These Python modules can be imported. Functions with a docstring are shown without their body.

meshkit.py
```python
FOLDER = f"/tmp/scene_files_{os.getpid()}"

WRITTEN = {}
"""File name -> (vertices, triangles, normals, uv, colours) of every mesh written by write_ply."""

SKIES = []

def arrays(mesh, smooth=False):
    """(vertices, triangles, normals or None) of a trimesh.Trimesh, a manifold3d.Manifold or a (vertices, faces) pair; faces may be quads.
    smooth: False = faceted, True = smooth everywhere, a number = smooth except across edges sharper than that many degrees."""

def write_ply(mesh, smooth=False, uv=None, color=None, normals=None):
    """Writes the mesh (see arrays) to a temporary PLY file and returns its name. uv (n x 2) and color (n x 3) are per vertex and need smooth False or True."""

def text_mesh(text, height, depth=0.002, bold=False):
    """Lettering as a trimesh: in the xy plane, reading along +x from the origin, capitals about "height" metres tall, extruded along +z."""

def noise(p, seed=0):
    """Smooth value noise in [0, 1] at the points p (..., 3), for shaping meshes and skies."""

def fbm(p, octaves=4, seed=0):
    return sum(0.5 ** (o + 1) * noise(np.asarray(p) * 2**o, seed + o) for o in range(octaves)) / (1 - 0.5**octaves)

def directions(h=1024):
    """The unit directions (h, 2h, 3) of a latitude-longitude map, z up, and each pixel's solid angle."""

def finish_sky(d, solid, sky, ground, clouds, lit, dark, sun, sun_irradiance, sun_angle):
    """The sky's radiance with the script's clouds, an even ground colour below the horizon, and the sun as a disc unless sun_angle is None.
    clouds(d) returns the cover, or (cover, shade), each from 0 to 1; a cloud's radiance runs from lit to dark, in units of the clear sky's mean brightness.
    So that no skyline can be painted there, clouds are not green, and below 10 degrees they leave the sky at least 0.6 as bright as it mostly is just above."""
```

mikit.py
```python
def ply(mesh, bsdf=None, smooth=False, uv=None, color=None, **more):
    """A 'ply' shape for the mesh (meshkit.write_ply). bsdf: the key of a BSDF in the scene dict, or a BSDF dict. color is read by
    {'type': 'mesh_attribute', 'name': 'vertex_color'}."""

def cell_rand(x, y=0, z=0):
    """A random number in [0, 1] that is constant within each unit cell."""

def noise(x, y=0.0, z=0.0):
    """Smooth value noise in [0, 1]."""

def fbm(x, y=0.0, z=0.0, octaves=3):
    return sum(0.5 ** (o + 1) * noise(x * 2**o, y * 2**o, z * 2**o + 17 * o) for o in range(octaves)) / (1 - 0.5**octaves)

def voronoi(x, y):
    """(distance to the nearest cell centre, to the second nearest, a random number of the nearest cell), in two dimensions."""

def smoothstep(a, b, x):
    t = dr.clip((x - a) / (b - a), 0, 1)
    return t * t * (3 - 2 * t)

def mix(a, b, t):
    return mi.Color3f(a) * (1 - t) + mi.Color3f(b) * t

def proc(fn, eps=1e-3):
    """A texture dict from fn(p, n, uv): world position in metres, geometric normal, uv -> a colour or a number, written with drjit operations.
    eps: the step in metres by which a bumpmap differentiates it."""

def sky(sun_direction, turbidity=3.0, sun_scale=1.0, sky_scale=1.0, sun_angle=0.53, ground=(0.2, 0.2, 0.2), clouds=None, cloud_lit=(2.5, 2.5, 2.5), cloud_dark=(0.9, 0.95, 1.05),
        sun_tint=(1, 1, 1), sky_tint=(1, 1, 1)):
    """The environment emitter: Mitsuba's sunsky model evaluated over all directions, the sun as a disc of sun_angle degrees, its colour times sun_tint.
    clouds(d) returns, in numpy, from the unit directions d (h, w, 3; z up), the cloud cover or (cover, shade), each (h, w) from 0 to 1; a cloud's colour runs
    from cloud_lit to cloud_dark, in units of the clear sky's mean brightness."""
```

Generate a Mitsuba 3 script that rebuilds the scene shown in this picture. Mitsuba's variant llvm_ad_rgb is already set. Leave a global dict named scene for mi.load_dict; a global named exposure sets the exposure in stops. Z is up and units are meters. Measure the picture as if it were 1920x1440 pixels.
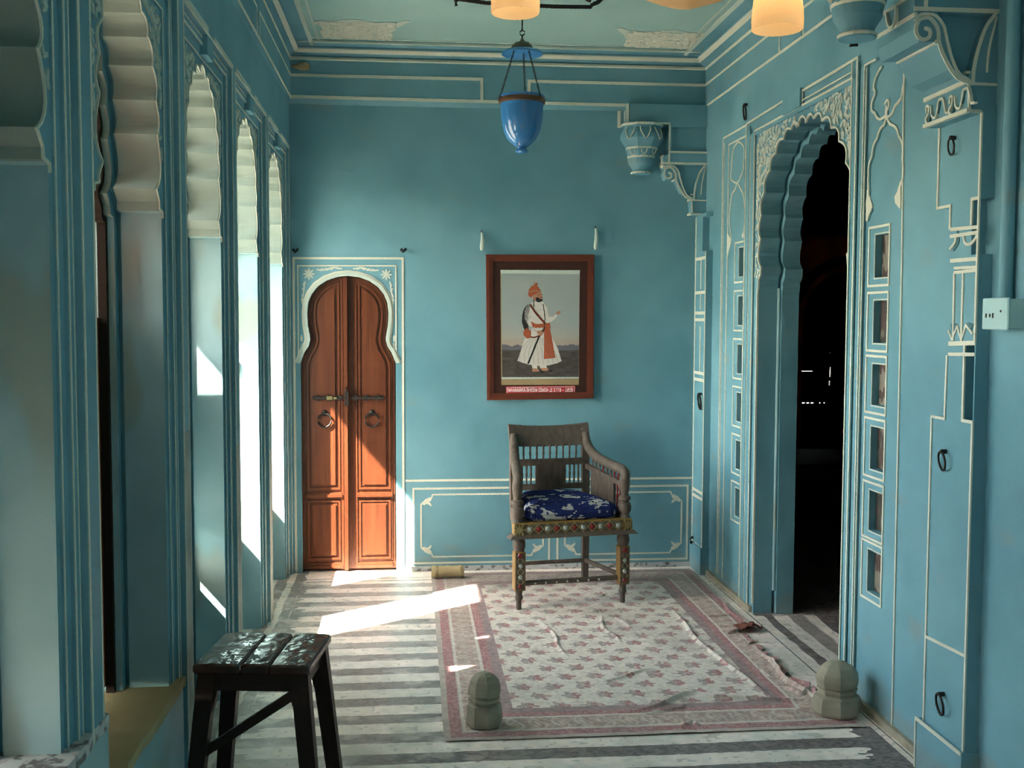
import math, random
import numpy as np
import trimesh, shapely
from shapely.geometry import Polygon, LineString, Point, MultiPolygon, box as sbox
from shapely.ops import unary_union
from shapely import affinity
import drjit as dr
import mitsuba as mi
import mikit, meshkit
from mikit import proc, noise, fbm, smoothstep, mix, cell_rand

T = mi.ScalarTransform4f
scene, labels = {}, {}
rng = np.random.default_rng(7)
random.seed(7)

# ------------------------------------------------------------------ camera, sky, exposure
YAW, PITCH, ROLL, FOCAL = math.radians(5.45), math.radians(3.48), math.radians(0.19), 2000.0
_f = np.array([math.sin(YAW) * math.cos(PITCH), math.cos(YAW) * math.cos(PITCH), -math.sin(PITCH)])
_r = np.array([math.cos(YAW), -math.sin(YAW), 0.0])
_u = np.cross(_r, _f)
_r2 = math.cos(ROLL) * _r + math.sin(ROLL) * _u
_u2 = np.cross(_r2, _f)
EYE = np.array([0.0, 0.0, 1.5])
scene['camera'] = {'type': 'perspective', 'fov_axis': 'x', 'fov': math.degrees(2 * math.atan(960 / FOCAL)),
                   'to_world': T().look_at(origin=EYE.tolist(), target=(EYE + _f).tolist(), up=_u2.tolist()),
                   'near_clip': 0.05, 'far_clip': 200.0}
SUN = (-1.0, -0.71, 1.175)
scene['sky'] = mikit.sky(SUN, turbidity=3.0, sun_scale=1.0, sky_scale=2.2, ground=(0.30, 0.27, 0.22), sun_tint=(0.88, 1.0, 1.12), sky_tint=(1.34, 1.03, 0.73))
exposure = 5.55

# ------------------------------------------------------------------ materials
def rgb(r, g, b):
    return {'type': 'rgb', 'value': [r, g, b]}

def mat(name, color, rough=0.6, metallic=0.0, spec=0.3, bump=None, two=True, **kw):
    d = {'type': 'principled', 'base_color': color if isinstance(color, dict) else rgb(*color), 'roughness': rough, 'metallic': metallic, 'specular': spec, **kw}
    if bump:
        d = {'type': 'bumpmap', 'tex': bump[0], 'scale': bump[1], 'bsdf': d}
    scene[name] = {'type': 'twosided', 'bsdf': d} if two else d

def paint_fn(p, n, uv):
    a = fbm(p.x * 1.7 + 3, p.y * 1.7, p.z * 1.7, octaves=4)
    b = fbm(p.x * 9, p.y * 9, p.z * 5, octaves=3)
    c = mix((0.104, 0.256, 0.318), (0.148, 0.318, 0.382), smoothstep(0.3, 0.7, a))
    c = c * (0.93 + 0.14 * b)
    dirt = smoothstep(0.68, 0.90, fbm(p.x * 4 + 9, p.y * 4, p.z * 7, octaves=3) + 0.40 * smoothstep(0.22, 0.0, p.z))
    return mix(c, (0.26, 0.25, 0.20), 0.35 * dirt)

def jamb_fn(p, n, uv):
    a = fbm(p.x * 3, p.y * 3, p.z * 2.2 + 5, octaves=4)
    c = mix((0.20, 0.34, 0.37), (0.29, 0.43, 0.46), smoothstep(0.3, 0.7, a))
    stain = smoothstep(0.56, 0.72, fbm(p.x * 6 + 4, p.y * 3.1, p.z * 2.0, octaves=3))
    return mix(c, (0.25, 0.25, 0.18), 0.55 * stain)

def foil_fn(p, n, uv):
    a = fbm(p.x * 5, p.y * 5, p.z * 5, octaves=3)
    return mix((0.165, 0.215, 0.195), (0.26, 0.315, 0.28), a)

FLOOR_W, FLOOR_D = (0.90, 0.755, 0.675), (0.150, 0.120, 0.116)

def floor_fn(p, n, uv):
    x, y = p.x, p.y
    grain = fbm(x * 30, y * 30, 1.0, octaves=3)
    wob = (fbm(x * 2.3, y * 1.1, 3.0, octaves=2) - 0.5) * 0.016 + (noise(x * 40, y * 9) - 0.5) * 0.006
    t = (y + wob - 5.97) / 0.184 + 0.5
    fr = t - dr.floor(t)
    k = dr.floor(t)
    dark = smoothstep(0.245, 0.275, fr) * smoothstep(0.755, 0.725, fr)
    rag = (noise(x * 22, y * 90) - 0.5) * 0.06
    endl = -0.595 + 0.10 * (cell_rand(k, 3) - 0.4) + rag * 0.8
    endr = 1.565 + 0.07 * (cell_rand(k, 5) - 0.3) + rag
    dark = dr.select((x < endl) | ((x > endr) & (y < 3.72)), 1.0, dark)
    # border running along the windows
    e = x + (noise(y * 25, x * 60) - 0.5) * 0.012
    lb = smoothstep(-0.765, -0.755, e) * smoothstep(-0.695, -0.705, e) + smoothstep(-0.668, -0.658, e) * smoothstep(-0.605, -0.615, e)
    dark = dr.select(x < -0.61, lb, dark)
    # beside the carpet and the strips of the threshold
    dark = dr.select((x > 1.60) & (y > 3.72), 0.0, dark)
    g = x + (noise(y * 3, 2.0) - 0.5) * 0.03 + (noise(y * 14, x * 70) - 0.5) * 0.012
    ts = smoothstep(1.782, 1.79, g) * smoothstep(1.838, 1.83, g) + smoothstep(1.905, 1.915, g) * smoothstep(2.0, 1.98, g) * 0.75 + smoothstep(2.045, 2.055, g)
    ts = dr.maximum(ts, smoothstep(0.07, 0.03, y - 4.11 + rag) + smoothstep(5.17, 5.22, y + rag))
    dark = dr.select(x > 1.74, dr.minimum(ts, 1.0), dark)
    dark = dr.select((x > 1.69) & (x < 1.74), smoothstep(1.712, 1.715, x) * smoothstep(1.722, 1.718, x), dark)
    # thin lines along the far wall
    far = smoothstep(6.068, 6.075, y) * smoothstep(6.095, 6.085, y) + smoothstep(6.13, 6.135, y) * smoothstep(6.155, 6.15, y) * 0.7
    dark = dr.select((y > 6.03) & (x > -0.6) & (x < 1.7), far, dark)
    # worn places; stripe contrast drops towards the left and the camera
    worn = smoothstep(0.45, 0.62, fbm(x * 3.4, y * 3.4, 7.0, octaves=4))
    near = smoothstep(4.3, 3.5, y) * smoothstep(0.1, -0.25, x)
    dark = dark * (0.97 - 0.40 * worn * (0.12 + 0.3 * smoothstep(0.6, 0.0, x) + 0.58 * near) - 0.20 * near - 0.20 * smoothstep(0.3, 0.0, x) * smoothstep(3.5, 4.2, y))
    dark = dark * (0.86 + 0.28 * fbm(x * 70, y * 90, 5.0, octaves=2)) * (1.0 - 0.32 * smoothstep(0.7, 0.1, x) * smoothstep(0.58, 0.70, fbm(x * 9, y * 14, 11.0, octaves=3)))
    w = mix(FLOOR_W, (0.58, 0.55, 0.49), smoothstep(0.35, 0.7, fbm(x * 5, y * 5, 2.0, octaves=3)) * 0.6)
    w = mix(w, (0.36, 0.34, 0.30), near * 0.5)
    c = mix(w, FLOOR_D, dark)
    speck = smoothstep(0.80, 0.86, noise(x * 55, y * 55))
    return mix(c, (0.20, 0.18, 0.16), speck * 0.35) * (0.85 + 0.3 * grain)

CX0, CX1, CY0, CY1 = 0.118, 1.675, 3.705, 6.21

def carpet_fn(p, n, uv):
    x, y = uv.x, uv.y      # uv holds the flat coordinates of the cloth in metres
    g = fbm(x * 60, y * 60, 1.0, octaves=3)
    l, r, b, t = x - CX0, CX1 - x, y - CY0, CY1 - y
    d = dr.minimum(dr.minimum(l, r), dr.minimum(b * 0.92, t * 0.92))
    along = dr.select(d == dr.minimum(l, r), y, x)
    cream, red, grey, rose = (0.76, 0.66, 0.58), (0.38, 0.125, 0.135), (0.33, 0.245, 0.24), (0.54, 0.36, 0.34)
    # field with staggered sprigs
    u, v = x / 0.128, y / 0.110
    row = dr.floor(v)
    u = u + 0.5 * (row - 2 * dr.floor(row / 2))
    fu, fv = (u - dr.floor(u) - 0.5) * 0.128, (v - row - 0.5) * 0.110
    wv = fbm(x * 55 + 5, y * 55, 4.0, octaves=2) - 0.5
    ang = dr.atan2(fv, fu)
    rad = dr.sqrt(fu * fu + fv * fv)
    petal = 0.040 * (0.88 + 0.16 * dr.cos(6 * ang)) + wv * 0.040
    fl = smoothstep(petal + 0.003, petal - 0.004, rad)
    fcol = mix(grey, red, smoothstep(-0.014, 0.012, fu + wv * 0.02))
    fcol = mix(fcol, cream, 0.20 + 0.3 * smoothstep(0.5, 0.7, noise(x * 120, y * 120)))
    twig = smoothstep(0.70, 0.76, noise(x * 60, y * 75)) * 0.35
    field = mix(mix(cream, grey, twig * 0.6), fcol, fl)
    # borders
    pu = along / 0.085
    pu = pu - dr.floor(pu) - 0.5
    pv = (d - 0.125) / 0.085
    pr = dr.sqrt(pu * pu * 1.3 + dr.square(pv + 0.25 * dr.sin(pu * 6.28)))
    pais = smoothstep(0.50, 0.44, pr) * smoothstep(0.28, 0.34, pr) + smoothstep(0.2, 0.14, pr)
    pais = dr.minimum(pais + smoothstep(0.55, 0.7, noise(x * 90, y * 90)) * 0.5, 1.0)
    band = mix((0.50, 0.37, 0.32), (0.68, 0.57, 0.49), pais * 0.8)
    band = mix(band, red, 0.28 * smoothstep(0.4, 0.8, noise(x * 70 + 3, y * 70)))
    redb = mix(red, rose, 0.35 + 0.5 * smoothstep(0.5, 0.62, noise(along * 140, d * 160)))
    c = mix((0.54, 0.44, 0.39), redb, smoothstep(0.022, 0.026, d) * smoothstep(0.068, 0.064, d))
    c = mix(c, cream, smoothstep(0.068, 0.072, d) * 0.7)
    c = mix(c, band, smoothstep(0.080, 0.084, d))
    c = mix(c, cream, smoothstep(0.176, 0.180, d) * 0.8)
    c = mix(c, redb, smoothstep(0.190, 0.194, d))
    c = mix(c, mix(grey, rose, 0.5 * g), smoothstep(0.228, 0.232, d))
    c = mix(c, field, smoothstep(0.268, 0.274, d))
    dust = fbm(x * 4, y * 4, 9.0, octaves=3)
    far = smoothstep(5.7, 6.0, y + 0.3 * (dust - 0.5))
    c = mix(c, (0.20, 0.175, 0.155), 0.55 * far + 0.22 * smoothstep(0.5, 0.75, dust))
    return c * (0.72 + 0.36 * g)

def door_wood_fn(p, n, uv):
    q = fbm(p.x * 45, p.y * 45, p.z * 2.6, octaves=3)
    r = fbm(p.x * 160, p.y * 160, p.z * 5.0, octaves=2)
    return mix((0.072, 0.017, 0.006), (0.145, 0.040, 0.014), q) * (0.8 + 0.4 * r)

def old_wood_fn(p, n, uv):
    q = fbm(p.x * 60, p.y * 60, p.z * 14, octaves=3)
    d = smoothstep(0.4, 0.7, fbm(p.x * 9, p.y * 9, p.z * 9, octaves=3))
    return mix(mix((0.060, 0.043, 0.034), (0.135, 0.105, 0.085), q), (0.105, 0.085, 0.068), 0.5 * d)

def carve_fn(p, n, uv):
    return noise(p.x * 150, p.y * 150, p.z * 150) * 0.6 + 0.4 * dr.square(dr.sin(p.x * 190 + p.z * 190)) * dr.square(dr.sin(p.x * 190 - p.z * 190))

def cushion_fn(p, n, uv):
    x, y, z = p.x, p.y, p.z
    a = fbm(x * 17 + 2, y * 17, z * 22, octaves=2)
    b = noise(x * 75, y * 75, z * 90)
    pat = smoothstep(0.60, 0.62, a + 0.22 * (b - 0.5)) * smoothstep(0.30, 0.45, noise(x * 60 + 7, y * 60, z * 90))
    sm = smoothstep(0.80, 0.84, noise(x * 48 + 3, y * 48 + 1, z * 48))
    c = mix((0.012, 0.020, 0.085), (0.42, 0.42, 0.40), pat * 0.85)
    return mix(c, (0.30, 0.30, 0.32), sm * 0.8)

def stone_fn(p, n, uv):
    return mix((0.22, 0.185, 0.130), (0.40, 0.355, 0.27), fbm(p.x * 22, p.y * 22, p.z * 22, octaves=4))

def grey_stone_fn(p, n, uv):
    s = smoothstep(0.5, 0.72, fbm(p.x * 45, p.y * 45, p.z * 45, octaves=3))
    return mix((0.47, 0.46, 0.45), (0.16, 0.14, 0.14), s)

def tan_stone_fn(p, n, uv):
    return mix((0.40, 0.33, 0.19), (0.30, 0.23, 0.12), fbm(p.x * 12, p.y * 12, p.z * 12, octaves=4))

def stool_fn(p, n, uv):
    c = mix((0.022, 0.009, 0.007), (0.060, 0.020, 0.014), fbm(p.x * 25, p.y * 7, p.z * 25, octaves=3))
    return c

def stool_rough_fn(p, n, uv):
    return 0.13 + 0.30 * smoothstep(0.4, 0.65, fbm(p.x * 26, p.y * 17, p.z * 9, octaves=4))

def sky_fn(p, n, uv):
    z = p.z + 0.006 * (noise(p.x * 40, p.z * 40) - 0.5)
    c = mix((0.36, 0.33, 0.28), (0.29, 0.33, 0.32), smoothstep(1.33, 1.50, z))
    c = mix(c, (0.34, 0.26, 0.21), smoothstep(1.40, 1.36, z) * smoothstep(1.30, 1.36, z) * 0.6)
    h = 1.335 + 0.012 * noise(p.x * 30, 1.0) + 0.008 * noise(p.x * 90, 2.0)
    hill = smoothstep(h + 0.003, h - 0.003, z)
    g = mix((0.085, 0.075, 0.072), (0.045, 0.036, 0.030), fbm(p.x * 30, p.z * 60, 0.0, octaves=3))
    hcol = mix((0.12, 0.12, 0.14), g, smoothstep(1.322, 1.312, z))
    return mix(c, hcol, hill)

def mini_fn(p, n, uv):
    k = dr.floor(p.z / 0.2325) + 17 * dr.floor(p.y)
    a = fbm(p.y * 22 + k * 3.7, p.z * 14 + k * 1.9, 1.0, octaves=2)
    b = fbm(p.y * 30 + k * 5.1, p.z * 18, 6.0, octaves=2)
    c = mix((0.045, 0.038, 0.032), (0.20, 0.175, 0.14), smoothstep(0.40, 0.60, a))
    return mix(c, (0.070, 0.040, 0.034), smoothstep(0.57, 0.64, b))

def orange_fn(p, n, uv):
    return mix((0.62, 0.19, 0.05), (0.45, 0.12, 0.035), fbm(p.x * 5, p.y * 5, p.z * 5, octaves=3))

def leather_bump(p, n, uv):
    return fbm(p.x * 30, p.y * 30, p.z * 30, octaves=3)

scene_bump = proc(lambda p, n, uv: fbm(p.x * 14, p.y * 14, p.z * 14, octaves=3), eps=2e-3)
mat('paint', proc(paint_fn), 0.62, spec=0.35, bump=(scene_bump, 0.004))
mat('ceiling_paint', proc(lambda p, n, uv: mix((0.235, 0.385, 0.375), (0.31, 0.46, 0.44), fbm(p.x * 2, p.y * 2, 1.0, octaves=3))), 0.65)
mat('jamb_paint', proc(jamb_fn), 0.62, spec=0.35)
mat('foil_paint', proc(foil_fn), 0.7)
mat('white_line', (0.58, 0.58, 0.49), 0.7)
mat('pale_line', (0.44, 0.50, 0.45), 0.7)
mat('relief_white', (0.50, 0.54, 0.48), 0.7)
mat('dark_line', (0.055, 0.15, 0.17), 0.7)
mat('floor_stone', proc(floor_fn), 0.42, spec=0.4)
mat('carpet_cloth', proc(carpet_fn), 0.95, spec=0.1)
mat('carpet_back', (0.20, 0.075, 0.055), 0.95, spec=0.1)
mat('door_wood', proc(door_wood_fn), 0.38, spec=0.45)
mat('old_wood', proc(old_wood_fn), 0.62, spec=0.3)
mat('carved_wood', proc(old_wood_fn), 0.62, spec=0.3, bump=(proc(carve_fn, eps=5e-4), 0.004))
mat('cushion_cloth', proc(cushion_fn), 0.85, spec=0.15)
mat('stone', proc(stone_fn), 0.85, spec=0.2)
mat('grey_stone', proc(grey_stone_fn), 0.7)
mat('tan_stone', proc(tan_stone_fn), 0.85, spec=0.15)
mat('stool_wood', proc(stool_fn), proc(stool_rough_fn), spec=0.6, bump=(proc(leather_bump), 0.006))
mat('stool_leg_wood', (0.020, 0.009, 0.007), 0.45)
mat('iron', (0.035, 0.030, 0.028), 0.5, metallic=0.6)
mat('brass', (0.42, 0.33, 0.16), 0.35, metallic=0.9)
mat('gold_paint', (0.20, 0.115, 0.032), 0.5, spec=0.4)
mat('dark_red', (0.20, 0.022, 0.018), 0.35, spec=0.5)
mat('mirror_bead', (0.46, 0.47, 0.42), 0.25, metallic=0.4)
mat('red_plaque', (0.36, 0.022, 0.028), 0.4)
mat('plaque_letter', (0.72, 0.68, 0.66), 0.6)
mat('frame_wood', (0.115, 0.024, 0.010), 0.35, spec=0.5)
mat('mount_board', (0.040, 0.014, 0.010), 0.5)
mat('painted_scene', proc(sky_fn), 0.5)
mat('robe_white', (0.50, 0.47, 0.43), 0.6)
mat('robe_fold', (0.30, 0.28, 0.27), 0.6)
mat('sash_red', (0.32, 0.075, 0.035), 0.6)
mat('skin_paint', (0.36, 0.17, 0.105), 0.6)
mat('ink_black', (0.020, 0.018, 0.018), 0.6)
mat('gold_border', (0.30, 0.22, 0.12), 0.5)
mat('blue_glass', (0.035, 0.175, 0.42), 0.12, spec=0.6, clearcoat=1.0, clearcoat_gloss=0.95)
mat('shade_band', (0.15, 0.08, 0.045), 0.45, metallic=0.5)
mat('cap_bronze', (0.13, 0.12, 0.085), 0.5, metallic=0.5)
mat('miniature', proc(mini_fn), 0.5, spec=0.4, clearcoat=0.4)
mat('orange_wall', proc(orange_fn), 0.8)
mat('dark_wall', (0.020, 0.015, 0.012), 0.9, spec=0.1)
mat('shutter_wood', (0.26, 0.060, 0.018), 0.5)
mat('switch_plastic', (0.36, 0.53, 0.54), 0.45)
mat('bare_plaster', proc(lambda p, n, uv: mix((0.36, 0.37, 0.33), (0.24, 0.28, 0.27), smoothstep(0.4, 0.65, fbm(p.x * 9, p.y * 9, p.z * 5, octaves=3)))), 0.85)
mat('terrace_stone', (0.42, 0.37, 0.30), 0.9, spec=0.1)
mat('outer_plaster', (0.55, 0.52, 0.46), 0.9, spec=0.1)
scene['frosted_glass'] = {'type': 'principledthin', 'base_color': rgb(0.82, 0.62, 0.38), 'roughness': 0.6, 'diff_trans': 1.05, 'spec_trans': 0.0, 'eta': 1.4}

# ------------------------------------------------------------------ helpers
SPLIT = {'niche_border', 'niche_rim', 'socket_hole', 'skin', 'robe', 'sash', 'turban', 'turban_band', 'paper_edge', 'beard', 'sword', 'strap', 'jamb_bead', 'base_ledge', 'ornament', 'leaf_shadow', 'door_frame', 'front_border', 'dark_inlay',
         'slat', 'spandrel_flowers', 'brass_plate', 'wall_beyond_alcove', 'ornament_shadow', 'hanger', 'rim', 'petal_line', 'pendant_tier', 'bolt', 'robe_folds', 'shutter_bar'}
_used = {}

def add(key, mesh, m, smooth=False, kind=None, label=None, cat=None, group=None, to_world=None, **kw):
    stem_ = key.split('__')[-1]
    stem_ = stem_[:-4] if stem_[-4:-3] == '_' and stem_[-3:].isdigit() else stem_
    if stem_ in SPLIT and not isinstance(mesh, dict) and to_world is None:
        mesh = trimesh.Trimesh(np.array(mesh.vertices), np.array(mesh.faces), process=False)
        mesh.merge_vertices()
        ps = sorted(mesh.split(only_watertight=False), key=lambda q: tuple(np.round(q.centroid, 4)))
        base = key[:-4] if key[-4:-3] == '_' and key[-3:].isdigit() else key
        for q in ps:
            n = _used.get(base, 0)
            _used[base] = n + 1
            kk = base if n == 0 else f'{base}_{n:03d}'
            scene[kk] = mikit.ply(q, m, smooth=smooth, **kw)
            tag(kk, kind, label, cat, group)
        return base
    scene[key] = mikit.ply(mesh, m, smooth=smooth, **kw) if not isinstance(mesh, dict) else dict(mesh)
    if to_world is not None:
        scene[key]['to_world'] = to_world
    tag(key, kind, label, cat, group)
    return key

def tag(key, kind=None, label=None, cat=None, group=None):
    d = {k: v for k, v in (('kind', kind), ('label', label), ('category', cat), ('group', group)) if v}
    if d:
        labels.setdefault(key, {}).update(d)

_count = {}
def num(base):
    n = _count.get(base, 0)
    _count[base] = n + 1
    return base if n == 0 else f'{base}_{n:03d}'

def cat_(*ms):
    return trimesh.util.concatenate([m for m in ms if m is not None])

def bx(x0, x1, y0, y1, z0, z1):
    m = trimesh.creation.box((abs(x1 - x0), abs(y1 - y0), abs(z1 - z0)))
    m.apply_translation(((x0 + x1) / 2, (y0 + y1) / 2, (z0 + z1) / 2))
    return m

def polys(p):
    return [g for g in getattr(p, 'geoms', [p]) if g.geom_type == 'Polygon' and g.area > 1e-8]

def extr(p, h):
    return trimesh.util.concatenate([trimesh.creation.extrude_polygon(g, h, engine='earcut') for g in polys(p)])

def axes(m, M):
    m = m.copy()
    m.vertices = m.vertices @ np.array(M, float).T
    return m

def ex_yz(p, x0, x1):                         # polygon given in (y, z)
    m = axes(extr(p, x1 - x0), [[0, 0, 1], [1, 0, 0], [0, 1, 0]])
    m.apply_translation((x0, 0, 0))
    return m

def ex_xz(p, y0, y1):                         # polygon given in (x, z)
    m = axes(extr(p, y1 - y0), [[1, 0, 0], [0, 0, -1], [0, 1, 0]])
    m.apply_translation((0, y1, 0))
    return m

def ex_xy(p, z0, z1):
    m = extr(p, z1 - z0)
    m.apply_translation((0, 0, z0))
    return m

def line(pts, w=0.014, closed=False):
    if closed:
        pts = list(pts) + [pts[0], pts[1]]
    return LineString(pts).buffer(w / 2, cap_style=2, join_style=2)

def curve(pts, w=0.012, n=8):
    pts = np.array(pts, float)
    P = np.vstack([2 * pts[0] - pts[1], pts, 2 * pts[-1] - pts[-2]])
    out = []
    for i in range(1, len(P) - 2):
        for t in np.linspace(0, 1, n, endpoint=False):
            a, b, c, d = P[i - 1:i + 3]
            out.append(0.5 * (2 * b + (c - a) * t + (2 * a - 5 * b + 4 * c - d) * t * t + (3 * b - a - 3 * c + d) * t ** 3))
    out.append(pts[-1])
    return out if w is None else LineString(out).buffer(w / 2, cap_style=1, join_style=1, quad_segs=3)

def tube(pts, r, sides=8, closed=False):
    p = np.asarray(pts, float)
    if closed:
        t = np.roll(p, -1, 0) - np.roll(p, 1, 0)
    else:
        t = np.gradient(p, axis=0)
    t /= np.linalg.norm(t, axis=1, keepdims=True) + 1e-12
    ref = np.array([0, 0, 1.0]) if np.mean(np.abs(t[:, 2])) < 0.8 else np.array([1.0, 0, 0])
    a = np.cross(t, ref)
    a /= np.linalg.norm(a, axis=1, keepdims=True) + 1e-12
    b = np.cross(t, a)
    ang = np.arange(sides) * 2 * np.pi / sides
    rr = np.broadcast_to(r, (len(p),))[:, None, None]
    v = p[:, None] + rr * (np.cos(ang)[None, :, None] * a[:, None] + np.sin(ang)[None, :, None] * b[:, None])
    n = len(p)
    f = []
    for i in range(n if closed else n - 1):
        i2 = (i + 1) % n
        for j in range(sides):
            j2 = (j + 1) % sides
            f += [[i * sides + j, i2 * sides + j2, i * sides + j2], [i * sides + j, i2 * sides + j, i2 * sides + j2]]
    v = v.reshape(-1, 3)
    if not closed:
        v = np.vstack([v, p[0], p[-1]])
        for j in range(sides):
            j2 = (j + 1) % sides
            f += [[n * sides, j, j2], [n * sides + 1, (n - 1) * sides + j2, (n - 1) * sides + j]]
    m = trimesh.Trimesh(v, f, process=False)
    m.fix_normals() if m.volume < 0 else None
    return m

def lathe(prof, sections=24, at=(0, 0, 0), phase=0.0):
    m = trimesh.creation.revolve(np.array(prof, float), sections=sections)
    if phase:
        m.apply_transform(trimesh.transformations.rotation_matrix(phase, (0, 0, 1)))
    m.apply_translation(at)
    return m

def ring_at(c, r, t, normal, tilt=0.0, seg=20, sides=7):
    a = np.linspace(0, 2 * np.pi, seg, endpoint=False)
    n = np.array(normal, float)
    n /= np.linalg.norm(n)
    u = np.cross(n, (0, 0, 1))
    u /= np.linalg.norm(u)
    v = np.cross(u, n)
    return tube(np.array(c) + r * (np.cos(a)[:, None] * u + np.sin(a)[:, None] * v), t, sides, closed=True)

def rotz(m, deg, about=(0, 0, 0)):
    m = m.copy()
    m.apply_transform(trimesh.transformations.rotation_matrix(math.radians(deg), (0, 0, 1), about))
    return m

def bevel_box(x0, x1, y0, y1, z0, z1, b=0.006):
    pts = []
    for dx in (x0, x1):
        for dy in (y0, y1):
            for dz in (z0, z1):
                sx, sy, sz = (1 if dx == x0 else -1), (1 if dy == y0 else -1), (1 if dz == z0 else -1)
                pts += [(dx + sx * b, dy + sy * b, dz), (dx + sx * b, dy, dz + sz * b), (dx, dy + sy * b, dz + sz * b)]
    return trimesh.convex.convex_hull(np.array(pts))

def cusped(half, foot, bulge=0.2, center_rise=0.02, n=7):
    """Outline (half of it given from the spring upwards) of a many-foiled arch, mirrored about 0: half = cusp points (offset, z)."""
    pts = list(foot)
    for (a, b) in zip(half[:-1], half[1:]):
        a, b = np.array(a), np.array(b)
        d = b - a
        L = np.linalg.norm(d)
        nrm = np.array([d[1], -d[0]]) / L
        for t in np.linspace(0, 1, n, endpoint=False):
            pts.append(tuple(a + d * t + nrm * L * bulge * 4 * t * (1 - t) * (1 - 0.7 * (t - 0.5))))
    a = np.array(half[-1])
    right = pts + [tuple(a)]
    top = [(a[0] * math.cos(q), a[1] + center_rise * math.sin(q)) for q in np.linspace(0, np.pi, 9)[1:-1]]
    return right + top + [(-x, z) for x, z in reversed(right)]

# ------------------------------------------------------------------ the room: planes
XL, XR, YB, YN, H = -0.69, 1.745, 6.30, -2.6, 3.06
PITCH_W, HALF_OUT, HALF_IN, TOP_OUT = 0.98, 0.445, 0.335, 2.47
CENTRES = [5.82 - PITCH_W * k for k in range(9)]          # from the far wall towards the camera and past it
CENTRES = [c for c in CENTRES if c - HALF_OUT > YN]

add('floor', bx(-1.12, 1.96, YN - 0.2, YB + 0.12, -0.06, 0.0), 'floor_stone', kind='structure', label='striped black and white stone floor, worn and dusty, of the blue room', cat='floor')
add('ceiling', bx(-1.12, 2.0, YN - 0.2, YB + 0.2, H, H + 0.1), 'ceiling_paint', kind='structure', label='pale turquoise painted ceiling with white cloud reliefs in its corners', cat='ceiling')
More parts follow.
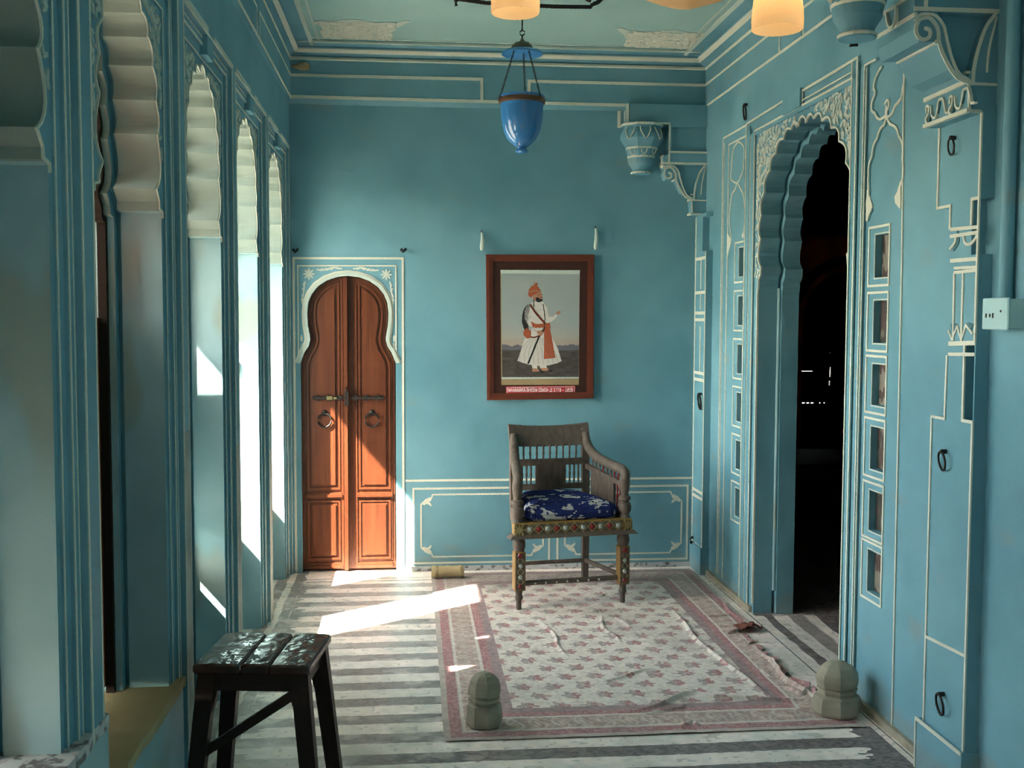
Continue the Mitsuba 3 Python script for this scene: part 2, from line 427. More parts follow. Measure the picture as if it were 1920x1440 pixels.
# cornice: cove, riser and soffit, one length per wall
prof = [(0, 2.985), (0.058, 3.030), (0.058, 3.046), (0.15, 3.050), (0.15, H + 0.01), (0, H + 0.01)]
def along_back(p, z0=None):
    m = extr(Polygon([(d, z) for d, z in p]), XR - XL + 0.02)
    m = axes(m, [[0, 0, 1], [-1, 0, 0], [0, 1, 0]])
    m.apply_translation((XL - 0.01, YB, 0))
    return m
def along_side(p, side, y0=None, y1=None):
    y0, y1 = (YN if y0 is None else y0), (YB if y1 is None else y1)
    q = Polygon([((XL + d) if side < 0 else (XR - d), z) for d, z in p])
    return ex_xz(q, y0, y1)
add('trim_1', along_back(prof), 'paint', kind='structure', label='stepped turquoise cornice between the far wall and the ceiling', cat='cornice')
add('trim_2', along_side(prof, -1), 'paint', kind='structure', label='stepped turquoise cornice above the window wall on the left', cat='cornice')
add('trim_3', along_side(prof, 1), 'paint', kind='structure', label='stepped turquoise cornice above the doorway wall on the right', cat='cornice')
def strip(a, b):        # raised white border on the cove and soffit
    return [a, b]
for k, (fn, nm) in enumerate(((along_back, 'trim_1'), (lambda p: along_side(p, -1), 'trim_2'), (lambda p: along_side(p, 1), 'trim_3'))):
    o = (0.024, 0.014, 0.003)[k]
    add(nm + '__white_line', fn([(-0.01, 2.972), (o, 2.973), (o + 0.004, 2.980), (o, 2.992), (-0.01, 2.995)]), 'white_line')
    add(nm + '__white_line_001', fn([(0.040, 3.012), (0.0605, 3.0275), (0.0605, 3.034), (0.04, 3.03)]), 'white_line')
    add(nm + '__soffit_line', fn([(0.128, 3.046), (0.1515, 3.0465), (0.1515, 3.056), (0.128, 3.054)]), 'pale_line')
    add(nm + '__soffit_line_001', fn([(0.178, H - 0.004), (0.188, H - 0.004), (0.188, H + 0.004), (0.178, H + 0.004)]), 'pale_line')
# cloud reliefs on the ceiling
def cloud_mesh(x0, x1, y0, y1, seed, flip):
    r = np.random.default_rng(seed)
    ms = []
    out = unary_union([sbox(min(x0, x1), y0 + 0.02, max(x0, x1), y1)] + [Point(x1 + (x0 - x1) * t, y0 - 0.02 + 0.03 * math.sin(9 * t)).buffer(0.045) for t in np.linspace(0, 1, 12)]
                      + [Point(x1 + flip * 0.05 * t, y0 + 0.03 - 0.07 * t).buffer(0.038 - 0.012 * t) for t in np.linspace(0, 1.7, 7)])
    base_ = ex_xy(out.buffer(-0.01).buffer(0.01), H - 0.003, H + 0.002)
    for _ in range(420):
        px, py = r.uniform(min(x0, x1) - 0.02, max(x0, x1) + 0.02), r.uniform(y0 - 0.05, y1)
        if out.contains(Point(px, py)):
            a = r.uniform(0, 2 * np.pi)
            q = np.linspace(a, a + 3.6, 7)
            ms.append(tube(np.c_[px + 0.013 * np.cos(q), py + 0.013 * np.sin(q), np.full(7, H - 0.005)], 0.0046, 4))
    return base_, cat_(*ms)
for key_, arg in (('ceiling__cloud_relief', (-0.47, -0.10, 5.82, 6.10, 3, 1)), ('ceiling__cloud_relief_001', (1.61, 1.21, 5.84, 6.10, 4, -1))):
    b_, s_ = cloud_mesh(*arg)
    add(key_, b_, 'pale_line', label='white scalloped cloud relief at a far ceiling corner')
    add(key_ + '__scallops', s_, 'white_line', kind='stuff')

# ------------------------------------------------------------------ far wall with the keyhole door
key_pts = [(-0.638, -0.02), (-0.638, 1.241), (-0.613, 1.304), (-0.591, 1.338), (-0.580, 1.377), (-0.584, 1.41), (-0.593, 1.46), (-0.597, 1.533), (-0.590, 1.595), (-0.571, 1.64), (-0.535, 1.686), (-0.486, 1.720), (-0.425, 1.742), (-0.362, 1.749)]
DCX = -0.362
half = [(x - DCX, z) for x, z in key_pts]
key_poly = Polygon([(DCX + x, z) for x, z in half] + [(DCX - x, z) for x, z in reversed(half[:-1])])
wall_poly = sbox(XL - 0.3, -0.05, XR + 0.3, H + 0.05)
add('wall_back', ex_xz(wall_poly.difference(key_poly), YB, YB + 0.14), 'paint', kind='structure', label='turquoise plastered far wall with the keyhole door and the portrait', cat='wall')
add('wall_back__door_backing', bx(-0.75, 0.05, YB + 0.115, YB + 0.16, -0.02, 1.85), 'dark_wall')
# frieze: a slab with a chamfered underside, white lines and two sunk panels outlined
fz = [(0, 2.728), (0.03, 2.763), (0.03, 2.90), (0.0, 2.985)]
fz = [(0, 2.728), (0.022, 2.763), (0.022, 2.99), (0, 2.99)]
add('wall_back__frieze', along_back(fz), 'paint')
yf = YB - 0.022
def back_lines(key, shapes, y=YB, m='white_line', t=0.004):
    return add(key, ex_xz(unary_union(shapes), y - t, y + 0.002), m)
back_lines('wall_back__frieze_line', [line([(XL, 2.766), (XR, 2.758)], 0.017), line([(XL, 2.887), (0.417, 2.889), (0.417, 2.766)], 0.017), line([(0.693, 2.763), (0.693, 2.885), (XR, 2.886)], 0.017)], yf)
add('wall_back__corner_line', bx(XR - 0.012, XR, YB - 0.004, YB + 0.001, 2.13, 2.76), 'white_line')
# dado
def corner_sprig(cx, cz, sx, sz):
    ps = [curve([(cx + sx * 0.068, cz), (cx + sx * 0.062, cz - sz * 0.018), (cx + sx * 0.045, cz - sz * 0.030), (cx + sx * 0.022, cz - sz * 0.045), (cx, cz - sz * 0.056)], 0.009)]
    for t, r in ((0.25, 0.013), (0.5, 0.016), (0.75, 0.012)):
        ps.append(Point(cx + sx * (0.066 - 0.066 * t), cz - sz * (0.012 + 0.044 * t) - sz * 0.006).buffer(r, quad_segs=4))
    for q in range(6):
        ps.append(line([(cx + sx * 0.034, cz - sz * 0.036), (cx + sx * (0.034 + 0.03 * math.cos(q * 0.5 - 1.9)), cz - sz * (0.036 + 0.034 * math.sin(q * 0.45 + 0.3)))], 0.004))
    return unary_union(ps)
dado = [line([(-0.031, 0.543), (1.735, 0.541)], 0.013)]
for x0, x1 in ((0.016, 0.828), (0.879, 1.675)):
    dado.append(line([(x0, 0.047), (x0, 0.494), (x1, 0.495), (x1, 0.046)], 0.012, closed=True))
    a, b, z0, z1, k = x0 + 0.045, x1 - 0.036, 0.084, 0.458, 0.072
    dado += [line([(a + k, z1), (b - k, z1)], 0.010), line([(a + k, z0), (b - k, z0)], 0.010), line([(a, z0 + k * 0.85), (a, z1 - k * 0.8)], 0.010), line([(b, z0 + k * 0.85), (b, z1 - k * 0.8)], 0.010)]
    for sx, px in ((1, a), (-1, b)):
        for sz, pz in ((1, z1), (-1, z0)):
            dado.append(affinity.translate(corner_sprig(0, 0, sx, sz), px, pz))
back_lines('wall_back__dado_border', dado, t=0.002)
add('wall_back__skirting', bx(-0.03, 1.70, YB - 0.012, YB, 0, 0.028), 'grey_stone')
# painted frame and spandrel flowers round the door
fr = [line([(-0.672, -0.0), (-0.672, 1.848), (-0.043, 1.852), (-0.043, 0.0)], 0.013),
      line([(-0.648, 1.26), (-0.648, 1.805), (-0.083, 1.809), (-0.083, 1.25)], 0.008)]
rim = key_poly.intersection(sbox(-1, 1.235, 1, 2))
ring = rim.buffer(0.032, join_style=1).difference(rim.buffer(0.022)).intersection(sbox(-1, 1.242, 1, 2))
fr.append(ring)
back_lines('wall_back__door_border', fr, t=0.004)
add('wall_back__arch_moulding', ex_xz(rim.buffer(0.022).difference(rim).intersection(sbox(-1, 1.24, 1, 2)), YB - 0.010, YB), 'pale_line')
def flower(cx, cz, r, petals=7, rot=0.0):
    return unary_union([affinity.rotate(affinity.translate(affinity.scale(Point(0, 0).buffer(1, quad_segs=3), r * 0.42, r * 0.17), cx + r * 0.58, cz), rot + 360 / petals * k, origin=(cx, cz)) for k in range(petals)] + [Point(cx, cz).buffer(r * 0.2)])
fl = []
for s in (-1, 1):
    mx = lambda x: DCX + s * x
    fl.append(flower(mx(0.223), 1.757, 0.034, 8))
    fl.append(curve([(mx(0.035), 1.789), (mx(0.085), 1.796), (mx(0.13), 1.782), (mx(0.175), 1.782)], 0.009))
    fl += [affinity.rotate(affinity.scale(Point(mx(0.06 + 0.03 * q), 1.792 - 0.003 * q).buffer(1, quad_segs=3), 0.013, 0.006), s * (-35 if q % 2 else 30)) for q in range(4)]
    fl.append(curve([(mx(0.245), 1.715), (mx(0.252), 1.67), (mx(0.258), 1.63), (mx(0.262), 1.59)], 0.008))
    fl += [affinity.rotate(affinity.scale(Point(mx(0.250 + 0.004 * q), 1.70 - 0.032 * q).buffer(1, quad_segs=3), 0.013, 0.006), s * (50 if q % 2 else -50)) for q in range(4)]
    fl += [flower(mx(0.262), 1.345, 0.016, 5), affinity.scale(Point(mx(0.268), 1.385).buffer(1, quad_segs=3), 0.007, 0.02)]
back_lines('wall_back__spandrel_flowers', fl, m='relief_white', t=0.004)

# ---- door_1: two leaves
YD = YB + 0.045
tag('door_1', 'structure', 'carved brown wooden double door closed in its blue keyhole arch', 'door')
inner = key_poly.buffer(0.004)
seam = -0.372
for k, (lo, hi) in enumerate(((-1.0, seam - 0.002), (seam + 0.002, 1.0))):
    leaf = inner.intersection(sbox(lo, 0.012, hi, 2))
    key = 'door_1__leaf' + ('' if k == 0 else '_001')
    add(key, ex_xz(leaf, YD, YD + 0.035), 'door_wood', label=('left' if k == 0 else 'right') + ' wooden door leaf')
    edge = inner.buffer(-0.030).intersection(sbox(lo + (0 if k == 0 else 0), 0.0, hi, 2))
    stile_in = seam - 0.058 if k == 0 else seam + 0.082
    a, b = (-2, stile_in) if k == 0 else (stile_in, 2)
    up = inner.buffer(-0.052).intersection(sbox(a, 0.505, b, 2))
    lowp = inner.buffer(-0.052).intersection(sbox(a, 0.086, b, 0.410))
    for j, (p, nm) in enumerate(((up, 'upper_panel'), (lowp, 'lower_panel'))):
        frame = unary_union([ex for ex in polys(p.buffer(0.016, join_style=2).difference(p))])
        ms = [ex_xz(p.buffer(0.016, join_style=2).difference(p.buffer(0.004, join_style=2)), YD - 0.011, YD), ex_xz(p.buffer(-0.004, join_style=2).difference(p.buffer(-0.012, join_style=2)), YD - 0.005, YD), ex_xz(p.buffer(-0.012, join_style=2), YD - 0.013, YD)]
        add(f'{key}__{nm}', cat_(*ms), 'door_wood')
    rail = [ex_xz(inner.intersection(sbox(lo + 0.02, 0.437, hi - 0.02, 0.470)).intersection(sbox(-0.615, 0, seam - 0.035, 1) if k == 0 else sbox(seam + 0.055, 0, -0.108, 1)), YD - 0.018 + 0.006 * q, YD) for q in range(1)]
    rail += [ex_xz(inner.intersection(sbox(-0.615, 0.446, seam - 0.03, 0.461) if k == 0 else sbox(seam + 0.05, 0.446, -0.108, 0.461)), YD - 0.026, YD)]
    add(f'{key}__middle_rail', cat_(*rail), 'door_wood')
    base = inner.intersection(sbox(-0.615, 0.02, seam - 0.03, 0.05) if k == 0 else sbox(seam + 0.05, 0.02, -0.108, 0.05))
    add(f'{key}__bottom_rail', cat_(ex_xz(base, YD - 0.012, YD), ex_xz(base.intersection(sbox(-1, 0.02, 1, 0.036)), YD - 0.020, YD)), 'door_wood')
    strips = inner.buffer(-0.012).difference(inner.buffer(-0.018)).intersection(sbox(lo, 0.06, hi, 2)).difference(sbox(seam - 0.05, 0, seam + 0.06, 2))
    strips2 = inner.buffer(-0.026).difference(inner.buffer(-0.031)).intersection(sbox(lo, 0.06, hi, 2)).difference(sbox(seam - 0.05, 0, seam + 0.06, 2))
    add(f'{key}__edge_bead', cat_(ex_xz(strips, YD - 0.006, YD), ex_xz(strips2, YD - 0.006, YD)), 'door_wood')
ast = inner.intersection(sbox(seam - 0.018, 0.012, seam + 0.004, 1.742))
add('door_1__leaf__astragal', cat_(ex_xz(ast, YD - 0.036, YD), ex_xz(inner.intersection(sbox(seam - 0.036, 0.012, seam - 0.022, 1.735)), YD - 0.014, YD)), 'door_wood', label='upright wooden cover strip at the meeting edge')
add('door_1__leaf_001__slat', cat_(*[ex_xz(inner.intersection(sbox(seam + a, 0.05, seam + b, 1.70)), YD - h, YD) for a, b, h in ((0.012, 0.02, 0.008), (0.03, 0.036, 0.006), (0.05, 0.058, 0.010))]), 'door_wood')
for k, (hx, z) in enumerate(((-0.503, 0.935), (-0.227, 0.935))):
    key = 'door_1__leaf__ring_handle' if k == 0 else 'door_1__leaf_001__ring_handle'
    add(key, cat_(ring_at((hx, YD - 0.026, z - 0.032), 0.040, 0.0055, (0, 1, 0)), lathe([(0, 0), (0.022, 0), (0.018, 0.008), (0.008, 0.016), (0, 0.02)], 12).apply_transform(trimesh.transformations.rotation_matrix(math.pi / 2, (1, 0, 0))).apply_translation((hx, YD - 0.008, z + 0.01))), 'iron', smooth=40, label='iron ring pull')
    key = 'door_1__leaf__bolt' if k == 0 else 'door_1__leaf_001__bolt'
    x0, x1 = ((-0.575, seam - 0.01) if k == 0 else (seam + 0.022, -0.155))
    xs = np.linspace(x0, x1, 25)
    add(key, cat_(tube(np.c_[xs, np.full(25, YD - 0.030), np.full(25, 1.035)], 0.008 + 0.003 * np.abs(np.sin(np.arange(25) * 0.8)), 8), *[bx(x0 + d - 0.008, x0 + d + 0.008, YD - 0.036, YD, 1.018, 1.052) for d in (0.03, 0.09, 0.16)]), 'iron', smooth=40, label='horizontal iron slide bolt')
add('door_1__leaf__hasp', cat_(bx(seam - 0.012, seam + 0.012, YD - 0.052, YD - 0.03, 0.99, 1.075), tube([(seam, YD - 0.056, 1.075), (seam - 0.004, YD - 0.062, 1.09), (seam, YD - 0.05, 1.1)], 0.005, 6)), 'iron')
add('door_1__leaf__brass_plate', cat_(bx(-0.49, -0.455, YD - 0.041, YD - 0.033, 1.024, 1.046), bx(-0.45, -0.43, YD - 0.040, YD - 0.033, 1.028, 1.040)), 'brass')

# ------------------------------------------------------------------ window wall on the left
XP = -0.722                                                # face of the arch panels
W_CUSPS = [(0.262, 1.866), (0.281, 2.022), (0.273, 2.116), (0.238, 2.204), (0.190, 2.272), (0.125, 2.320), (0.045, 2.342)]
W_FOOT = [(HALF_IN, -0.02), (HALF_IN, 1.805), (0.298, 1.812), (0.296, 1.835), (0.272, 1.858)]
w_half = cusped(W_CUSPS, W_FOOT, 0.30, 0.034)
arch_in = Polygon(w_half).buffer(0)
# the lowest foil bulges out above a narrow neck
bay = sbox(-PITCH_W / 2, -0.05, PITCH_W / 2, H + 0.05)
rect = lambda h, top: sbox(-h, -0.06, h, top)
pier_m = ex_yz(sbox(YN - 0.2, -0.05, YB + 0.2, H + 0.05).difference(unary_union([affinity.translate(rect(HALF_OUT, TOP_OUT), c, 0) for c in CENTRES])), XP - 0.01, XL)
add('wall_left', pier_m, 'paint', kind='structure', label='turquoise window wall on the left, piers between deep cusped arches', cat='wall')
add('wall_left__frieze', along_side([(0, 2.735), (0.012, 2.763), (0.012, 2.99), (0, 2.99)], -1), 'paint')
def left_lines(key, shapes, x, t=0.003, m='white_line'):
    return add(key, ex_yz(unary_union(shapes), x - 0.001, x + t), m)
left_lines('wall_left__frieze_line', [line([(YN, 2.763), (YB, 2.763)], 0.013), line([(5.02, 2.763), (5.02, 2.887), (YB, 2.887)], 0.009), line([(YN, 2.887), (4.93, 2.887), (4.93, 2.763)], 0.009)], XL + 0.012)

secA_open = ex_yz(bay.difference(arch_in), -0.835, XP)
arch_b = affinity.scale(arch_in, 0.93, 0.991, origin=(0, 0))
secB_open = ex_yz(bay.difference(arch_b), -1.10, -0.85)
fill = ex_yz(bay.difference(affinity.scale(arch_in, 1.05, 1.0, origin=(0, 0))), -0.852, -0.833)
ring1 = ex_yz(rect(HALF_OUT, TOP_OUT).difference(rect(0.402, 2.432)), XP - 0.006, -0.7065)
ring2 = ex_yz(rect(0.402, 2.432).difference(rect(0.362, 2.392)), XP - 0.006, -0.7155)
def edge_ring(h, top, w):
    return rect(h + w, top + w).difference(rect(h, top)).intersection(sbox(-1, 0, 1, 3))
lines_m = cat_(ex_yz(edge_ring(HALF_OUT, TOP_OUT, 0.009), XL - 0.002, XL + 0.0015), ex_yz(edge_ring(0.402, 2.432, 0.007), -0.708, -0.7050),
               ex_yz(edge_ring(0.362, 2.392, 0.006), -0.717, -0.7145),
               ex_yz(edge_ring(0.432, 2.458, 0.005), -0.708, -0.7052), ex_yz(Polygon(cusped(W_CUSPS, [(HALF_IN, 0.0)] + W_FOOT[1:], 0.30, 0.034)).boundary.buffer(0.006).difference(arch_in).intersection(sbox(-1, 1.79, 1, 3)), XP - 0.002, XP + 0.006))
keystone = cat_(bx(XP - 0.01, XL, -0.058, 0.055, 2.402, 2.492))
hood_a, hood_b = ex_yz(line([(-0.44, 2.487), (-0.058, 2.487)], 0.013), XL - 0.01, XL + 0.006), ex_yz(line([(0.055, 2.484), (0.452, 2.478)], 0.013), XL - 0.01, XL + 0.006)
jamb_face = None
# floral relief in the spandrels
def foliage(region, seed, n, scale):
    r = np.random.default_rng(seed)
    minx, miny, maxx, maxy = region.bounds
    out = []
    tries = 0
    while len(out) < n and tries < n * 30:
        tries += 1
        x, y = r.uniform(minx, maxx), r.uniform(miny, maxy)
        a = r.uniform(0, 360)
        s = scale * r.uniform(0.6, 1.25)
        leaf = affinity.translate(affinity.rotate(affinity.scale(Point(0, 0).buffer(1, quad_segs=2), s, s * 0.36), a, origin=(0, 0)), x, y)
        if region.contains(leaf):
            out.append(leaf)
    return out
spand_w = rect(0.352, 2.385).intersection(sbox(-1, 1.90, 1, 3)).difference(arch_in.buffer(0.012))
leaves_w = cat_(*[extr(q, 0.006) for q in foliage(spand_w, 11, 170, 0.016)])
leaves_w = axes(leaves_w, [[0, 0, 1], [1, 0, 0], [0, 1, 0]])
leaves_w.apply_translation((XP - 0.001, 0, 0))
# lower the intrados of the arch is white-washed: its own skin, 2 mm inside the opening, above the spring
def skin(poly, x0, x1, zlo, zhi, t=0.002):
    outer = poly.intersection(sbox(-1, zlo, 1, zhi))
    return ex_yz(outer.difference(poly.buffer(-t, join_style=2)).intersection(sbox(-1, zlo, 1, zhi)), x0, x1)
skinA, skinB = skin(arch_in, -0.836, XP + 0.001, 1.808, 3), skin(arch_b, -1.10, -0.849, 1.79, 3)
lowA, lowB = skin(arch_in, -0.836, XP + 0.001, 0.0, 1.808), skin(arch_b, -1.10, -0.849, 0.0, 1.79)
protos = {k: mikit.ply(m, mt, smooth=s) for k, (m, mt, s) in dict(arch=(secA_open, 'paint', False), arch_groove=(fill, 'paint', False), outer_arch=(secB_open, 'paint', False), frame=(cat_(ring1, ring2), 'paint', False), border_line=(lines_m, 'white_line', False),
          keystone=(keystone, 'paint', False), hood_moulding=(hood_a, 'pale_line', False), hood_moulding_001=(hood_b, 'pale_line', False), spandrel_foliage=(leaves_w, 'pale_line', False),
          intrados=(skinA, 'foil_paint', 25), intrados_001=(skinB, 'foil_paint', 25), **{'reveal' + ('' if q == 0 else f'_{q:03d}'): (r, 'jamb_paint', False) for q, r in enumerate(list(lowA.split()) + list(lowB.split()))}).items()}
SILL = {1: 0.40, 0: 0.60}
parapet_p = mikit.ply(bx(-1.06, -0.90, -0.36, 0.36, -0.05, 0.54), 'jamb_paint')
names = ['fourth cusped window from the camera, beside the door', 'third cusped window from the camera, sunlit from top to bottom', 'second cusped window beyond the stool, sunlit only in a patch', 'tall cusped window with the tan sill and a red shutter edge', 'nearest niche with the grey stone sill at the left edge']
for k, c in enumerate(CENTRES):
    key = f'window_{k + 1}'
    tag(key, 'structure', names[k] if k < 5 else 'cusped window of the left wall behind the camera', 'window')
    for nm, p in protos.items():
        scene[f'{key}__{nm}'] = {**p, 'to_world': T().translate([0, c, 0])}
        if nm == 'spandrel_foliage':
            labels[f'{key}__{nm}'] = {'kind': 'stuff', 'label': 'raised leaf relief round the arch'}
    if k not in (3, 4):
        scene[f'{key}__parapet'] = {**parapet_p, 'to_world': T().translate([0, c, 0])}
    if k in (0, 1):       # iron staple on the far reveal
        add(f'{key}__staple', bx(-0.835, -0.818, c + HALF_IN - 0.02, c + HALF_IN, 1.24, 1.30), 'iron')
# window_4: tan sill and red shutters; window_5: niche with a grey stone sill
c = CENTRES[3]
def rough_sill(x0, x1, y0, y1, z, mtl, key, seed, lip):
    r = np.random.default_rng(seed)
    n = 28
    ys = np.linspace(y0, y1, n)
    chip = np.abs(r.normal(0, lip, n))
    chip[(ys > c - 0.25) & (ys < c - 0.05)] += lip * 2.0 if key.startswith('window_4') else 0
    pts = [(x0, y0)] + [(x1 - chip[i], ys[i]) for i in range(n)] + [(x0, y1)]
    add(key, ex_xy(Polygon(pts).buffer(0), z - 0.03, z), mtl)
rough_sill(-1.05, -0.690, c - HALF_IN, c + 0.425, 0.40, 'tan_stone', 'window_4__sill', 5, 0.003)
add('window_4__sill_wall', bx(-1.05, -0.698, c - 0.42, c + 0.42, -0.05, 0.371), 'jamb_paint')
for j, (a, b) in enumerate(((-0.325, -0.003), (0.003, 0.325))):
    kk = 'window_4__shutter' + ('' if j == 0 else '_002')
    leafp = affinity.translate(Polygon(arch_b).intersection(sbox(a, 0.42, b, 1.50)), c, 0)
    add(kk, ex_yz(leafp, -0.935, -0.905), 'shutter_wood', label='closed lower leaf of the reddish wooden shutter')
    add(kk + '__frame', ex_yz(leafp.difference(leafp.buffer(-0.045)), -0.905, -0.893), 'shutter_wood')
add('window_4__shutter_stop', ex_yz(affinity.translate(arch_b.difference(arch_b.buffer(-0.022)).intersection(sbox(-1, 0.4, 1, 3)), c, 0), -0.892, -0.868), 'dark_wall')
c = CENTRES[4]
add('window_5__back_panel', bx(-1.12, -1.10, c - 0.45, c + 0.45, 0.80, 2.5), 'paint')  # unseen panel, added and cut short to set the light in the niche
rough_sill(-1.05, -0.683, c - 0.46, 2.462, 0.60, 'grey_stone', 'window_5__sill', 6, 0.004)
add('window_5__sill_wall', bx(-1.05, -0.688, c - 0.46, 2.458, -0.05, 0.571), 'jamb_paint')
for k in range(3, 7):      # wide leaves added out of view to keep the sun off these windows
    cc = CENTRES[k]
    add(f'window_{k + 1}__shutter' + ('_001' if k == 3 else ''), bx(-2.03, -1.105, cc - HALF_IN, cc - HALF_IN + 0.03, 0.62, 2.72), 'shutter_wood', label='added wooden leaf out of view that keeps the sun out')
# window_3: one leaf swung outwards; unseen boards added to shape the sun streak
c = CENTRES[2]
add('window_3__shutter', bx(-1.76, -1.105, c - HALF_IN + 0.0, c - HALF_IN + 0.03, 1.66, 2.27), 'shutter_wood', label='wooden upper shutter leaf swung outwards')
for j in range(4):
    add('window_3__board' + ('' if j == 0 else f'_{j:03d}'), bx(-1.003, -0.996, c - 0.33, c + 0.33, 0.696 + 0.17 * j, 0.696 + 0.17 * j + 0.1695), 'shutter_wood')
for k, (y0, y1) in enumerate(((5.285, 5.375), (4.305, 4.395), (3.325, 3.415))):      # bare plaster on pier edges, floor bounce painted into its pale tone
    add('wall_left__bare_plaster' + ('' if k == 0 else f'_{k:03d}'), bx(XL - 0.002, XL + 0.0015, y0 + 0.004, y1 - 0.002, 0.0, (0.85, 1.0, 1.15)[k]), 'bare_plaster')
# eave and terrace outside
eave = Polygon([(-1.08, 2.98), (-2.02, 2.80), (-2.02, 2.86), (-1.08, 3.10)])
add('eave', ex_xz(eave, YN - 1, YB + 1.5), 'outer_plaster', kind='structure', label='sloping stone eave over the windows outside', cat='eave')
add('terrace', bx(-9.0, -1.12, YN - 4, YB + 6, -0.30, -0.20), 'terrace_stone', kind='structure', label='sunlit stone terrace outside the windows', cat='terrace')

# ------------------------------------------------------------------ wall on the right with the doorway
DC = 4.670
D_CUSPS = [(0.524, 1.765), (0.541, 1.907), (0.533, 2.022), (0.492, 2.128), (0.418, 2.224), (0.335, 2.292), (0.232, 2.340), (0.135, 2.368), (0.042, 2.368)]
D_FOOT = [(0.572, -0.03), (0.572, 1.64), (0.560, 1.672), (0.560, 1.70), (0.532, 1.722)]
door_arch = Polygon(cusped(D_CUSPS, D_FOOT, 0.27, 0.034)).buffer(0)
door_arch = affinity.translate(door_arch, DC, 0)
NEAR_ROWS = [(1.630, 1.850), (1.385, 1.604), (1.150, 1.365), (0.906, 1.128), (0.670, 0.884), (0.434, 0.656)]
near_holes = [sbox(3.772, z0 + 0.030, 3.893, z1 - 0.030) for z0, z1 in NEAR_ROWS]
far_rows = [(1.700 - 0.257 * k, 1.912 - 0.257 * k) for k in range(6)]
far_holes = [sbox(5.462, z0 + 0.030, 5.572, z1 - 0.030) for z0, z1 in far_rows]
right_poly = sbox(YN - 0.2, -0.05, YB + 0.2, H + 0.05).difference(door_arch)
add('wall_right', cat_(ex_yz(right_poly.difference(unary_union(near_holes + far_holes)), XR, XR + 0.032), ex_yz(right_poly, XR + 0.032, XR + 0.095)), 'paint', kind='structure', label='turquoise wall on the right with cusped doorway, niches and pilasters', cat='wall')
door_b = affinity.translate(affinity.scale(affinity.translate(door_arch, -DC, 0), 0.955, 0.992, origin=(0, 0)), DC, 0)
add('wall_right__groove', ex_yz(right_poly.intersection(sbox(3.6, -1, 5.8, 4)).difference(door_arch.buffer(0.022)), XR + 0.094, XR + 0.112), 'paint')
add('wall_right__inner_arch', ex_yz(sbox(YN - 0.2, -0.05, YB + 0.2, H + 0.05).difference(door_b), XR + 0.111, XR + 0.20), 'paint')
add('wall_right__jamb_bead', cat_(*[tube([(XR + 0.103, DC + s * 0.562, 0.12), (XR + 0.103, DC + s * 0.562, 1.66)], 0.010, 8) for s in (-1, 1)]), 'jamb_paint', smooth=True)
def right_lines(key, shapes, x=XR, t=0.003, m='white_line', **kw):
    return add(key, ex_yz(unary_union(shapes), x - t, x + 0.001), m, **kw)
right_lines('wall_right__frieze_line', [line([(YN, 2.765), (YB, 2.760)], 0.013), line([(4.997, 2.765), (4.997, 2.887), (YB, 2.887)], 0.012), line([(YN, 2.887), (4.69, 2.887), (4.69, 2.765)], 0.012)])
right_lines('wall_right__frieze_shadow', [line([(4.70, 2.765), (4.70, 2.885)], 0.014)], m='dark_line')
# doorway frame: raised bands, white edges, dark painted shadow lines
rr = lambda y0, y1, top: sbox(y0, -0.06, y1, top)
band1 = rr(4.062, 5.380, 2.512).difference(rr(4.120, 5.312, 2.452))
add('wall_right__door_frame', cat_(ex_yz(rr(4.062, 5.380, 2.448).difference(rr(4.120, 5.312, 2.43)), XR - 0.010, XR), ex_yz(sbox(4.66, 2.448, 4.88, 2.53), XR - 0.022, XR), bx(XR - 0.008, XR, 3.985, 4.045, 0, 2.476), bx(XR - 0.008, XR, 5.395, 5.455, 0, 2.476)), 'paint')
right_lines('wall_right__door_border', [line([(4.118, 0.0), (4.118, 2.452), (5.314, 2.452), (5.314, 0)], 0.009)], XR - 0.010)
right_lines('wall_right__door_border_001', [line([(4.071, 0.0), (4.071, 2.52), (4.66, 2.516), (4.66, 2.452)], 0.011), line([(4.88, 2.452), (4.88, 2.520), (5.452, 2.512), (5.452, 0.0)], 0.010), line([(4.124, 2.452), (4.124, 2.515)], 0.008), line([(4.13, 2.476), (4.655, 2.474)], 0.006), line([(5.378, 0), (5.378, 2.44)], 0.006),
             line([(4.004, 0), (4.004, 2.474), (3.907, 2.474)], 0.008), line([(3.985, 0), (3.985, 2.46)], 0.006)], XR - 0.009)
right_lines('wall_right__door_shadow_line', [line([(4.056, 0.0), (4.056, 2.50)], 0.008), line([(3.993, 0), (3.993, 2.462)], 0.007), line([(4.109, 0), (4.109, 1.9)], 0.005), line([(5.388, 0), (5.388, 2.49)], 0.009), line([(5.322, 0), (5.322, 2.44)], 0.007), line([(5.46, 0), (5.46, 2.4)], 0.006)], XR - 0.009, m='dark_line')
arch_rim = door_arch.boundary.buffer(0.009).difference(door_arch).intersection(sbox(3, 1.55, 6.5, 3))
right_lines('wall_right__arch_border', [arch_rim, line([(4.098, 0.05), (4.098, 1.64)], 0.010), line([(5.246, 0.05), (5.246, 1.64)], 0.010)], XR, 0.008)
spand_d = sbox(4.128, 1.86, 5.304, 2.444).difference(door_arch.buffer(0.016))
spand_up = sbox(4.128, 1.70, 5.304, 2.444).difference(door_arch.buffer(0.014)).difference(sbox(4.58, 2.39, 4.80, 2.5))
lv = foliage(spand_up, 21, 400, 0.017)
lm = axes(cat_(*[extr(q, 0.004 + 0.004 * random.random()) for q in lv]), [[0, 0, -1], [-1, 0, 0], [0, 1, 0]])
lm.vertices[:, 1] *= -1
lm.invert() if lm.volume < 0 else None
lm.apply_translation((XR + 0.001, 0, 0))
add('wall_right__spandrel_foliage', lm, 'relief_white', kind='stuff', label='white plaster leaf relief around the doorway arch')
